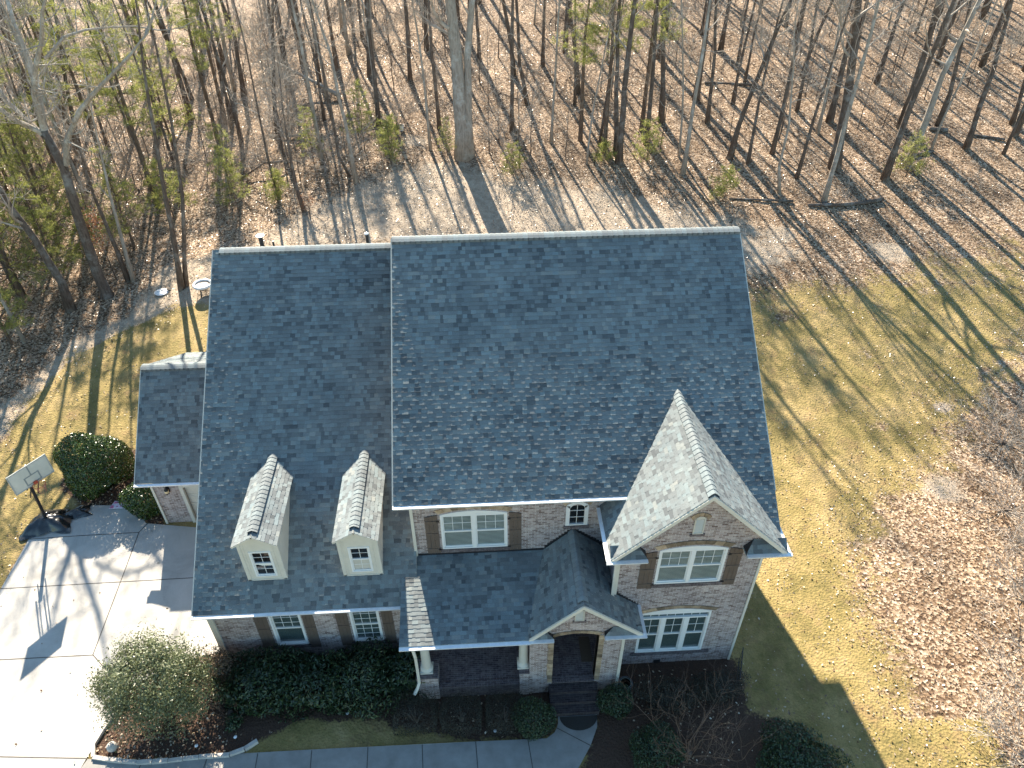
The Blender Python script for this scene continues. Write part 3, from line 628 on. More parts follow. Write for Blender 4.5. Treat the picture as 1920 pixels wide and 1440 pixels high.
side(w, .5, -4.97, -3.86, -.9, 3.1)
w.build('garage_wing_wall', M['brick'], house)
w = MB(); wall_y(w, 1.55, -10.83, -6.7, -.5, 2.8, [(-9.62, -7.0, -.5, 2.25)], .15); side(w, -10.83, 1.55, 9.0, -.5, 2.8)
w.face([(-10.83, 1.55, 2.8), (-10.83, 9.0, 2.8), (-10.83, 9.0, 3.5), (-10.83, SYR, SZR-.15)]); w.face([(-10.83, 9.0, -.5), (-6.7, 9.0, -.5), (-6.7, 9.0, 3.5), (-10.83, 9.0, 3.5)])
w.build('side_garage_wall', M['brick'], house)
def piece(name, mat_, *bx):
    for q in bx: t = MB(); t.box(*q); t.build(name, M[mat_], house)
piece('corner_board', 'trim', (.44, .54, -3.93, -3.85, 3.95, 6.85), (-10.88, -10.79, 1.48, 1.56, -.1, 2.7), (7.10, 7.2, -5.86, -5.78, 3.9, 6.1),
      (-6.76, -6.66, -5.04, -4.96, -.1, 3.05), (11.78, 11.86, -5.83, -5.75, -.7, 6.0))
piece('soffit', 'trim', (0, 7.5, YE, -3.84, ZE-.16, ZE-.13), (GX0, -.02, GYE, -4.95, GZE-.16, GZE-.13), (SX, -7.06, SYE, 1.56, SZE-.16, SZE-.13),
      (WL, 7.16, WY, -3.9, WE-.16, WE-.13), (11.8, WR, WY, -3.9, WE-.16, WE-.13), (7.16, 7.95, WY, -5.77, WE-.16, WE-.13), (11.1, 11.8, WY, -5.77, WE-.16, WE-.13),
      (-.02, 4.26, PY, -6.36, PZ-.17, PZ-.14), (-.02, 7.1, -6.36, -3.88, PZ-.17, PZ-.14), (6.72, 7.9, PY, -6.73, PZ-.17, PZ-.14), (7.43, 7.9, -6.73, -5.8, PZ-.17, PZ-.14))
# porch beam
piece('porch_beam', 'trim', (.40, 4.3, -6.72, -6.44, 2.70, 2.94), (.40, .62, -6.44, -3.9, 2.70, 2.94))

# rake boards
def rake(a, b, out, name='rake_board', wd=.17, th=.04):
    mb = MB(); a = Vector(a); b = Vector(b); mb.prism([a, b, b-Vector((0, 0, wd)), a-Vector((0, 0, wd))], Vector(out)*th); mb.build(name, M['trim'], house)
rake((WL, WY, WE-.02), (WX, WY, WZ-.02), dn); rake((WR, WY, WE-.02), (WX, WY, WZ-.02), dn)
rake((EL, PY, EE-.02), (EX, PY, EZ-.02), dn); rake((ER, PY, EE-.02), (EX, PY, EZ-.02), dn)
rake((0, YE, ZE-.02), (0, YR, ZR-.02), (-1, 0, 0), wd=.2); rake((X1, YE, ZE-.02), (X1, YR, ZR-.02), (1, 0, 0), wd=.2)
rake((GX0, GYE, GZE-.02), (GX0, GYR, GZR-.02), (-1, 0, 0), wd=.2); rake((SX, SYE, SZE-.02), (SX, SYR, SZR-.02), (-1, 0, 0)); rake((SX, SYR, SZR-.02), (SX, 9.29, 3.46), (-1, 0, 0))
# rake soffits
s = MB()
for (x0, z0, x1, z1, ya, yb) in ((WL, WE, WX, WZ, WY, -5.79), (WR, WE, WX, WZ, WY, -5.79)): s.face([(x0, ya, z0-.15), (x1, ya, z1-.15), (x1, yb, z1-.15), (x0, yb, z0-.15)])
s.build('rake_soffit', M['trim'], house)

# eave returns: small hipped pieces of roof at the feet of the gables
def eave_return(x0, x1, y0, y1, z0, z1, hipside):
    mb = MB(); L = x1-x0; up = Vector((0, y1-y0, z1-z0)); ln = up.length
    hx = .28
    poly = [(0, 0), (L, 0), (L-(hx if hipside > 0 else 0), ln), ((hx if hipside < 0 else 0), ln)]
    shingles(mb, (x0, y0, z0), (1, 0, 0), (0, y1-y0, z1-z0), poly, int(x0*10), .14)
    o = mb.build('eave_return', M['shingle'], house); d = MB(); deck(d, (x0, y0, z0), (1, 0, 0), (0, y1-y0, z1-z0), poly, .04)
    e = x1 if hipside > 0 else x0; e2 = e-hx*hipside
    d.face([(e, y0, z0), (e, y1, z0), (e2, y1, z1)]); d.build('roof_deck', M['dark'], o)
eave_return(6.80, 7.95, WY-.0, -5.80, 6.11, 6.42, 1); eave_return(11.08, 12.40, WY, -5.80, 6.11, 6.42, -1)
eave_return(4.28, 5.03, PY, -6.73, 3.14, 3.40, 1); eave_return(6.72, 7.95, PY, -6.73, 3.14, 3.40, -1)

# windows
def seg(x0, x1, z, rise, n_=12):
    out = []; h = (x1-x0)/2; rad = (h*h+rise*rise)/(2*rise); cz = z+rise-rad; cx = (x0+x1)/2
    a0 = math.asin(min(1, h/rad))
    for i in range(n_+1):
        a = -a0+2*a0*i/n_; out.append((cx+rad*math.sin(a), cz+rad*math.cos(a)))
    return out
def window(x0, x1, z0, z1, y, units=1, rows=3, cols=2, glass='pane_blind', parent=house, fw=.075, mull=.10, arch=0.0, recess=.05, low_grid=False, transom=0.0):
    """double-hung units side by side; the glass lies 'recess' behind the wall plane y"""
    g = y+recess; f = MB(); p = MB(); T = z1
    f.box(x0, x0+fw, y-.025, g+.04, z0, z1); f.box(x1-fw, x1, y-.025, g+.04, z0, z1); f.box(x0+fw, x1-fw, y-.022, g+.04, z1-fw, z1); f.box(x0+fw, x1-fw, y-.03, g+.04, z0, z0+fw*.8)
    zt = z1-fw
    if transom:
        f.box(x0+fw, x1-fw, y-.02, g+.04, z1-fw-transom-.07, z1-fw-transom); zt = z1-fw-transom-.07
        p.face([(x0+fw, g, zt+.07), (x1-fw, g, zt+.07), (x1-fw, g, z1-fw), (x0+fw, g, z1-fw)])
        for k in range(1, 8):
            xx = x0+fw+(x1-x0-2*fw)*k/8; f.box(xx-.009, xx+.009, g-.015, g+.01, zt+.07, z1-fw)
    iw = (x1-x0-2*fw-mull*(units-1))/units
    for k in range(units):
        a = x0+fw+k*(iw+mull); b_ = a+iw
        if k: f.box(a-mull, a, y-.02, g+.04, z0+fw*.8, zt)
        s_ = .038; zb = z0+fw*.8; zm = (zb+zt)/2
        for (za, zc, dy) in ((zb, zm, 0), (zm, zt, -.012)):
            f.box(a, a+s_, g-.03+dy, g+.02, za, zc); f.box(b_-s_, b_, g-.03+dy, g+.02, za, zc)
            f.box(a+s_, b_-s_, g-.032+dy, g+.02, za, za+s_); f.box(a+s_, b_-s_, g-.032+dy, g+.02, zc-s_, zc)
            p.face([(a+s_, g, za+s_), (b_-s_, g, za+s_), (b_-s_, g, zc-s_), (a+s_, g, zc-s_)])
            if za == zm or low_grid:
                for c in range(1, cols): xx = a+(b_-a)*c/cols; f.box(xx-.008, xx+.008, g-.012, g+.008, za+s_, zc-s_)
                for r_ in range(1, rows): zz = za+(zc-za)*r_/rows; f.box(a+s_, b_-s_, g-.011, g+.007, zz-.008, zz+.008)
    if arch:
        a = seg(x0, x1, z1, arch); f.prism([(q[0], y-.02, q[1]) for q in a], (0, .1, 0))
    o = f.build('window', M['white'], parent); p.build('pane', M[glass], o); return o
window(*H_up, -3.86, 2, 2, 3, 'pane_blind', arch=.17, mull=.13)
window(*H_w1, -5.79, 2, 2, 3, 'pane_blind', arch=.17, mull=.12)
window(*H_w2, -5.79, 3, 2, 2, 'pane_dark', mull=.16, recess=.06, transom=.22, arch=.19)
window(*H_g1, -4.97, 1, 3, 3, 'pane_dark', recess=.07); window(*H_g2, -4.97, 1, 3, 3, 'pane_dark', recess=.07, low_grid=True)
# small arched window
f = MB(); p = MB(); x0, x1, z0, z1 = H_sm; arc = seg(x0, x1, z1, .2)
arc_in = seg(x0+.13, x1-.13, z1-.12, .2)
f.box(x0, x0+.13, -3.885, -3.78, z0, z1); f.box(x1-.13, x1, -3.885, -3.78, z0, z1); f.box(x0, x1, -3.89, -3.78, z0, z0+.05)
for i in range(len(arc)-1):
    f.prism([(arc[i][0], -3.885, arc[i][1]), (arc[i+1][0], -3.885, arc[i+1][1]), (arc_in[i+1][0], -3.885, arc_in[i+1][1]), (arc_in[i][0], -3.885, arc_in[i][1])], (0, .1, 0))
p.face([(x0+.13, -3.82, z0+.05), (x1-.13, -3.82, z0+.05)]+[(q[0], -3.82, q[1]) for q in arc_in[::-1]])
xm = (x0+x1)/2; f.box(xm-.009, xm+.009, -3.84, -3.81, z0+.05, z1+.05)
for zz in (z0+.37, z0+.70): f.box(x0+.13, x1-.13, -3.838, -3.812, zz-.009, zz+.009)
o = f.build('arched_window', M['white'], house); p.build('pane', M['pane_black'], o)
# stone arches
def stone_arch(x0, x1, z, rise, y, wd=.23, n_=9, proud=.025, jamb=None, keyw=.018):
    inn = seg(x0, x1, z, rise, 48); out = seg(x0-wd*.55, x1+wd*.55, z+wd*.75, rise*1.05, 48); mb = MB(); r = random.Random(int(x0*100))
    cuts = [int(round(i*48/n_)) for i in range(n_+1)]
    for i in range(n_):
        a, b_ = cuts[i], cuts[i+1]; P = [inn[k] for k in range(a, b_+1)]+[out[k] for k in range(b_, a-1, -1)]
        cx = sum(q[0] for q in P)/len(P); P = [(q[0]+(-keyw/2 if q[0] > cx else keyw/2)*.6, q[1]) for q in P]
        mb.prism([(q[0], y-proud-r.random()*.008, q[1]) for q in P], (0, .12, 0), r.random())
    if jamb is not None:
        for sg, xj in ((-1, x0), (1, x1)):
            zz = jamb
            while zz < z-.02:
                h = r.uniform(.2, .34); zt = min(z, zz+h); mb.box(min(xj, xj+sg*wd*r.uniform(.85, 1.1)), max(xj, xj+sg*wd), y-proud-r.random()*.01, y+.34, zz, zt-.014, r.random()); zz = zt
    return mb.build('stone_arch', M['stone'], house)
stone_arch(1.36, 3.74, 6.05, .20, -3.86, n_=10); stone_arch(8.36, 10.68, 6.09, .21, -5.79, n_=8); stone_arch(8.14, 10.78, 2.63, .23, -5.79, wd=.19, n_=9)
stone_arch(5.62, 6.46, 6.18, .21, -3.86, wd=.17, n_=5)
# sills
for (a, b_, z, y) in ((1.35, 3.75, 4.22, -3.86), (5.6, 6.48, 5.18, -3.86), (8.35, 10.72, 4.32, -5.79), (8.05, 10.95, .18, -5.79), (-4.85, -3.6, .55, -4.97), (-2.05, -.87, .55, -4.97)):
    s = MB(); x = a
    while x < b_-.03: s.box(x, min(b_, x+.064), y-.055, y+.05, z-.17, z-.012, rng.random()); x += .074
    s.box(a, b_, y-.05, y+.05, z-.165, z-.016, .2)
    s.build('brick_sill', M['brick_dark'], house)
# shutters
def shutter(x0, x1, z0, z1, y, dirn):
    mb = MB(); k = .10                    # top rises towards the window
    za, zb = (z1-k, z1) if dirn > 0 else (z1, z1-k)
    nb = 3
    for i in range(nb):
        a = x0+(x1-x0)*i/nb; b_ = x0+(x1-x0)*(i+1)/nb-.008
        f1 = math.sin(math.pi/2*(i/nb)); f2 = math.sin(math.pi/2*((i+1)/nb))
        if dirn < 0: f1, f2 = math.sin(math.pi/2*(1-i/nb)), math.sin(math.pi/2*(1-(i+1)/nb))
        mb.prism([(a, y-.035, z0), (b_, y-.035, z0), (b_, y-.035, z1-k+k*f2), (a, y-.035, z1-k+k*f1)], (0, .033, 0))
    for zz in (z0+.18, (z0+z1)/2, z1-.36): mb.box(x0+.01, x1-.012, y-.055, y-.03, zz, zz+.09)
    o = mb.build('shutter', M['shutter'], house)
    h = MB(); hx = x1 if dirn > 0 else x0
    for zz in (z0+.2, z1-.3): h.box(hx-.05, hx+.05, y-.075, y-.05, zz, zz+.05)
    h.build('hinge', M['dark'], o)
shutter(.90, 1.34, 4.03, 6.0, -3.86, 1); shutter(3.74, 4.16, 4.03, 6.0, -3.86, -1)
shutter(7.88, 8.36, 4.12, 6.02, -5.79, 1); shutter(10.70, 11.13, 4.12, 6.05, -5.79, -1)
shutter(-5.30, -4.85, .34, 2.75, -4.97, 1); shutter(-3.62, -3.24, .34, 2.75, -4.97, -1)
shutter(-2.47, -2.05, .34, 2.75, -4.97, 1); shutter(-.87, -.48, .34, 2.75, -4.97, -1)
# louvred gable vents
def louvre(x0, x1, z0, z1, y, arch=False):
    mb = MB(); z = z0+.03
    mb.box(x0, x0+.04, y-.03, y+.02, z0, z1); mb.box(x1-.04, x1, y-.03, y+.02, z0, z1); mb.box(x0, x1, y-.035, y+.02, z0, z0+.04)
    if arch: mb.prism([(q[0], y-.03, q[1]) for q in seg(x0, x1, z1-.01, .12)], (0, .04, 0))
    else: mb.box(x0, x1, y-.035, y+.02, z1-.04, z1)
    while z < z1-.05: mb.prism([(x0+.04, y-.025, z), (x0+.04, y-.018, z), (x0+.04, y+.02, z+.055), (x0+.04, y+.012, z+.055)], (x1-x0-.08, 0, 0)); z += .058
    mb.build('gable_vent', M['louver'], house)
louvre(9.33, 9.67, 6.82, 7.52, -5.79, True); louvre(5.70, 6.02, 3.86, 4.40, -6.72)
stone_arch(9.28, 9.72, 7.46, .19, -5.79, wd=.19, n_=5, proud=.03)
piece('vent_sill', 'brick_dark', (9.27, 9.73, -5.83, -5.77, 6.72, 6.82), (5.64, 6.08, -6.76, -6.70, 3.77, 3.86))

# entry: brick front with arched doorway
OL, OR_, OZ, FZ = 5.07, 6.58, 2.98, .15
w = MB()
w.face([(4.27, -6.72, -.9), (OL, -6.72, -.9), (OL, -6.72, OZ), (4.27, -6.72, OZ)]); w.face([(OR_, -6.72, -.9), (7.42, -6.72, -.9), (7.42, -6.72, OZ), (OR_, -6.72, OZ)])
ar = seg(OL, OR_, OZ, .16); top = [(7.42, 3.22), (EX, EZ-.14), (4.27, 3.22)]
w.face([(4.27, -6.72, OZ)]+[(q[0], -6.72, q[1]) for q in ar]+[(7.42, -6.72, OZ)]+[(q[0], -6.72, q[1]) for q in top])
for x in (4.27, OL, OR_): w.face([(x, -6.72, -.9), (x, -6.72, 3.0), (x, -6.36, 3.0), (x, -6.36, -.9)])
w.face([(7.42, -6.72, -.9), (7.42, -6.72, 3.1), (7.42, -5.79, 3.1), (7.42, -5.79, -.9)])
w.face([(4.27, -6.36, -.9), (OL, -6.36, -.9), (OL, -6.36, 3.0), (4.27, -6.36, 3.0)]); w.face([(OR_, -6.36, -.9), (7.14, -6.36, -.9), (7.14, -6.36, 3.0), (OR_, -6.36, 3.0)])
w.face([(7.12, -6.36, FZ), (7.12, -3.86, FZ), (7.12, -3.86, 3.0), (7.12, -6.36, 3.0)])
w.build('entry_wall', M['brick'], house)
stone_arch(OL, OR_, OZ, .16, -6.72, wd=.18, n_=7, jamb=FZ-.02)
t = MB(); t.box(7.36, 7.46, -6.78, -6.71, -.45, 3.05); t.build('corner_board', M['trim'], house)
# porch floor, piers, columns
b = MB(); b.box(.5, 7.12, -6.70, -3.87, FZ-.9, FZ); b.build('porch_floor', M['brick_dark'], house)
b = MB(); x = 1.1
while x < 3.92: b.box(x, x+.066, -6.76, -6.55, FZ-.02, FZ+.035, rng.random()); x += .075
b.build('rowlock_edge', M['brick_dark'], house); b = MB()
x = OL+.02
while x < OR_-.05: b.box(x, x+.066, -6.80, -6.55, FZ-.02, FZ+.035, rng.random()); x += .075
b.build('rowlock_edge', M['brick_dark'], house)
piece('column_pier', 'brick', (.35, 1.08, -6.76, -6.03, -.9, .82), (3.93, 4.27, -6.76, -6.03, -.9, .82))
piece('pier_cap', 'brick_dark', (.33, 1.10, -6.78, -6.01, .82, .87), (3.91, 4.28, -6.78, -6.01, .82, .87))
for cx in (.70, 4.08):
    b = MB(); b.box(cx-.22, cx+.22 if cx < 2 else 4.26, -6.62, -6.18, .87, .93)
    b.lathe((cx, -6.40, .93), [(.21, 0), (.225, .03), (.20, .06), (.185, .08), (.195, .11), (.17, .14), (.165, .17), (.145, 1.65), (.17, 1.67), (.16, 1.71), (.19, 1.74), (.19, 1.78)], 24)
    b.build('porch_column', M['trim'], house)
# steps
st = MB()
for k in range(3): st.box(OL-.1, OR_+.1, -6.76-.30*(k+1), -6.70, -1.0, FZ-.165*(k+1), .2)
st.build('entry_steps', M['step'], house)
# downspouts
def spout(pts, rr=.045):
    mb = MB()
    for a, b_ in zip(pts[:-1], pts[1:]): mb.beam(a, b_, rr*2, rr*1.6, (0, 1, .01))
    mb.build('downspout', M['trim'], house)
spout([(.36, -6.78, 2.95), (.36, -6.70, 2.65), (.44, -6.82, 2.3), (.44, -6.83, .75), (.36, -6.95, .55), (.25, -7.1, .42)])
spout([(7.10, -6.0, 6.0), (7.05, -5.9, 5.7), (7.05, -5.9, 4.0), (7.1, -5.95, 3.85)])
spout([(-6.80, -5.15, 3.0), (-6.80, -5.02, 2.8), (-6.80, -5.02, .1)])
# dormers
def dormer(cx, wl_, wr_, broken):
    zb = 3.76; ze = 5.90; zr = 6.36; yf = -4.50; yo = -4.76; d_ = MB()
    def rz(y): return GZE+GS*(y-GYE)
    def yat(z): return GYE+(z-GZE)/GS
    wx0, wx1, wz0, wz1 = cx-.36, cx+.36, 4.02, 5.32
    wall_y(d_, yf, wl_, wr_, zb-.1, ze-.02, [(wx0, wx1, wz0, wz1)], .06)
    d_.face([(wl_, yf, ze-.02), (wr_, yf, ze-.02), (cx, yf, zr-.06)])
    for x in (wl_, wr_): d_.face([(x, yf, zb-.1), (x, yf, ze), (x, yat(ze)+.1, ze)])
    for x in (wl_-.012, wr_-.10): d_.box(x, x+.112, yf-.02, yf+.1, zb-.02, ze-.05)
    d_.box(wl_, wr_, yf-.02, yf, zb-.02, zb+.10)
    for x in (wl_+.17, wr_-.19): d_.box(x, x+.02, yf-.012, yf, zb+.1, ze-.2)
    d_.box(cx-.3, cx+.3, yf-.015, yf, ze+.02, ze+.05)
    o = d_.build('dormer', M['trim'], house)
    s_ = (zr-ze)/((wr_-wl_)/2+.08); hw = (wr_-wl_)/2+.08; c_ = math.hypot(1, s_)
    mb = MB(); dk = MB()
    pl = [(0, 0), (yat(ze)+.15-yo, 0), (yat(zr)+.15-yo, hw*c_), (0, hw*c_)]
    for U0, sx in ((cx-hw, 1), (cx+hw, -1)):
        shingles(mb, (U0, yo, ze-.02), (0, 1, 0), (sx, 0, s_), pl, int(cx*7+sx), .14); deck(dk, (U0, yo, ze-.02), (0, 1, 0), (sx, 0, s_), pl, .05)
    mb.build('dormer_roof', M['cap'], o); dk.build('dormer_roof_deck', M['trim'], o)
    caps(o, (cx, yat(zr)+.05, zr-.01), (cx, yo+.22, zr-.01), s_, int(cx*3), vent=True)
    f = window(wx0, wx1, wz0, wz1, yf, 1, 2, 2, 'pane_black', parent=o, fw=.05, low_grid=True, recess=.04)
    f.name = 'dormer_window'
    pm = f.children[0]; pm.parent = o; pm.name = 'dormer_pane'
    if broken:
        q = MB(); q.prism([(wx0+.1, yf+.034, 4.62), (wx1-.07, yf+.034, 4.60), (wx1-.07, yf+.034, 4.52), (wx0+.3, yf+.034, 4.53)], (0, .004, 0)); q.build('fallen_blind', M['white'], o)
    else:
        q = MB(); q.box(wx0+.09, wx1-.09, yf+.034, yf+.038, wz0+.09, 4.62); q.build('roller_blind', M['louver'], o)
dormer(-4.54, -5.20, -3.90, True); dormer(-1.30, -1.97, -.65, False)
# garage door, wall lamp, flue pipes, foundation vent
g = MB(); g.box(-9.74, -9.60, 1.49, 1.62, -.05, 2.36); g.box(-9.62, -6.75, 1.50, 1.62, 2.24, 2.38)
g.build('garage_door_frame', M['trim'], house)
g = MB()
for k in range(4):
    z = -.02+k*.57; g.box(-9.60, -6.75, 1.66, 1.70, z, z+.555)
    for j in range(4): x = -9.52+j*.71; g.box(x, x+.62, 1.65, 1.662, z+.08, z+.47)
g.build('garage_door', M['trim'], house)
g = MB(); g.box(-10.30, -10.16, 1.50, 1.56, 2.0, 2.28); g.lathe((-10.23, 1.40, 1.98), [(.03, 0), (.07, .04), (.085, .26), (.09, .27), (.03, .36), (.012, .4)], 8)
o = g.build('wall_lamp', M['dark'], house); g = MB(); g.lathe((-10.23, 1.40, 2.02), [(.055, 0), (.092, .1), (.09, .18)], 8)
mt, n_, l_, b_ = mat('lamp_glass', (.9, .7, .4), .3); g.build('lamp_glass', mt, o)
for (x, y, z, h, r_) in ((-5.53, 6.5, 9.6, 1.40, .085), (-1.36, 6.5, 9.6, 1.36, .06), (-5.05, 6.4, 9.7, 1.15, .04)):
    g = MB(); g.lathe((x, y, z), [(r_, 0), (r_, h), (r_*.9, h+.01)], 14); o = g.build('flue_pipe', M['dark'], house)
    if r_ > .05: g = MB(); g.lathe((x, y, z+h+.05), [(r_*1.9*(r_/.085)**.8, 0), (r_*2.0*(r_/.085)**.8, .03), (.02, .07)], 16); g.build('flue_cap', M['gutter'], o)
g = MB(); g.box(8.98, 9.22, -5.83, -5.79, -.55, -.40); g.build('foundation_vent', M['dark'], house)

# ---------------------------------------------------------------- trees
def rv(r, a=1.0): return Vector((r.uniform(-a, a), r.uniform(-a, a), r.uniform(-a, a)))
MINR = [.0085]
def grow(mb, r, p, d, L, rad, depth, maxd, ends=None, sides=(6, 5, 4, 3, 3), kids=(0, 4, 4, 3), up=.18, nseg=(5, 5, 4, 3, 2)):
    """one branch and, recursively, its side branches"""
    n_ = nseg[min(depth, 4)]; pts = [Vector(p)]; rs = [rad]; dd = Vector(d).normalized()
    for i in range(n_):
        dd = (dd+rv(r, .20+.05*depth)+Vector((0, 0, up*.4))).normalized(); pts.append(pts[-1]+dd*(L/n_)); rs.append(max(MINR[0] if depth > 1 else .006, rad*(1-(i+1)/n_*.82)))
    mb.tube(pts, rs, sides[min(depth, 4)], cap=False)
    if depth >= maxd:
        if ends is not None: ends.append((pts[-1], dd))
        return
    k = kids[min(depth, len(kids)-1)]
    for j in range(k):
        t = r.uniform(.25, .98) if j < k-1 else .97; f_ = t*n_; i = min(n_-1, int(f_)); q = pts[i].lerp(pts[i+1], f_-i)
        base = (pts[i+1]-pts[i]).normalized(); sd_ = base.cross(rv(r)).normalized(); nd = (base*r.uniform(.45, .95)+sd_*r.uniform(.5, .9)+Vector((0, 0, up))).normalized()
        grow(mb, r, q, nd, L*r.uniform(.42, .68)*(1.15-t*.35), max(MINR[0]*1.15, rs[i]*r.uniform(.42, .62)), depth+1, maxd, ends, sides, kids, up, nseg)
def bare_tree(seed, H=18, rad=.2, path=None, nb=11, first=.38, spread=.26, fork=False, lean=(0, 0), maxd=3, kids=(0, 5, 4, 3)):
    """returns trunk mesh builder and crown mesh builder, local to the foot of the tree"""
    r = random.Random(seed); T = MB(); C = MB(); ends = []
    if path:
        pts = [Vector(p) for p in path]; top = pts[-1]; d = (pts[-1]-pts[-2]).normalized(); hz = H-top.z
        if hz > 1:
            for i in range(4): d = (d+rv(r, .08)+Vector((0, 0, .15))).normalized(); pts.append(pts[-1]+d*(hz/4)/max(.5, d.z))
    else:
        pts = [Vector((0, 0, 0))]; d = Vector((lean[0], lean[1], 1)).normalized()
        for i in range(9): d = (d+rv(r, .045)+Vector((0, 0, .02))).normalized(); pts.append(pts[-1]+d*H/9)
    # resample
    fine = []
    for i in range(len(pts)-1):
        k = max(1, int((pts[i+1]-pts[i]).length/1.4))
        for j in range(k): fine.append(pts[i].lerp(pts[i+1], j/k))
    fine.append(pts[-1]); fine = [fine[0]]+[q+rv(r, .035) for q in fine[1:]]
    Ht = fine[-1].z-fine[0].z; fine[0] = fine[0]-Vector((0, 0, .35))
    def rr(z): t = max(0, min(1, z/Ht)); return rad*(max(.12, (1-t*.86)) + .45*math.exp(-max(z, 0)/.35))
    rs = [rr(q.z) for q in fine]; T.tube(fine, rs, 10 if rad > .2 else 7)
    for j in range(nb):
        t = first+(1-first)*((j+r.random())/nb)**.85; z = t*Ht; i = 0
        while i < len(fine)-2 and fine[i+1].z < z: i += 1
        f_ = (z-fine[i].z)/max(.01, fine[i+1].z-fine[i].z); q = fine[i].lerp(fine[i+1], min(1, max(0, f_)))
        a = r.uniform(0, 2*math.pi) if j else r.uniform(2, 4); el = r.uniform(.35, 1.1)*(.6+.8*t)
        dd = Vector((math.cos(a), math.sin(a), el)).normalized(); L = H*spread*(1.15-t*.75)*r.uniform(.65, 1.2)
        grow(C, r, q, dd, L, max(.016, rr(z)*r.uniform(.32, .55)), 1, maxd, ends, kids=kids)
    return T, C, ends, r
def leaf_cluster(ends, r, n, size, rad, mat_, name, parent, tones=(0, 1)):
    P = []; tn = []
    for (p, d) in ends:
        for k in range(n):
            P.append(p+rv(r, rad)); tn.append(r.uniform(*tones))
    if not P: return None
    return quads_at(name, np.array(P), size, r.randint(0, 9999), mat_, np.array(tn), parent)
def quads_at(name, P, size, seed, mat_, tone, parent=None, normal=None, aspect=.55, mesh_only=False, jitter=.35, flat=None):
    """leaf-shaped folded quads centred on P; normal: mean normals (n,3) mixed with random"""
    g_ = np.random.default_rng(seed); n = len(P)
    N = g_.normal(size=(n, 3))
    if normal is not None: N = N*.75+normal*1.1
    if flat is not None: N = N*flat+np.array([0, 0, 1.0])
    N /= np.linalg.norm(N, axis=1)[:, None]+1e-9
    A = np.cross(N, g_.normal(size=(n, 3))); A /= np.linalg.norm(A, axis=1)[:, None]+1e-9; B = np.cross(N, A)
    s = size*(1+g_.uniform(-jitter, jitter, n))[:, None]
    a = A*s*.5; b = B*s*.5*aspect; lift = N*s*.16
    V = np.stack([P-a, P-b*1.0+lift*.3-a*.1, P+a, P+b+lift*.3-a*.1], 1).reshape(-1, 3)
    Q = np.arange(n*4).reshape(-1, 4)
    return np_mesh(name, V, Q, mat_, tone, parent, mesh_only=mesh_only)

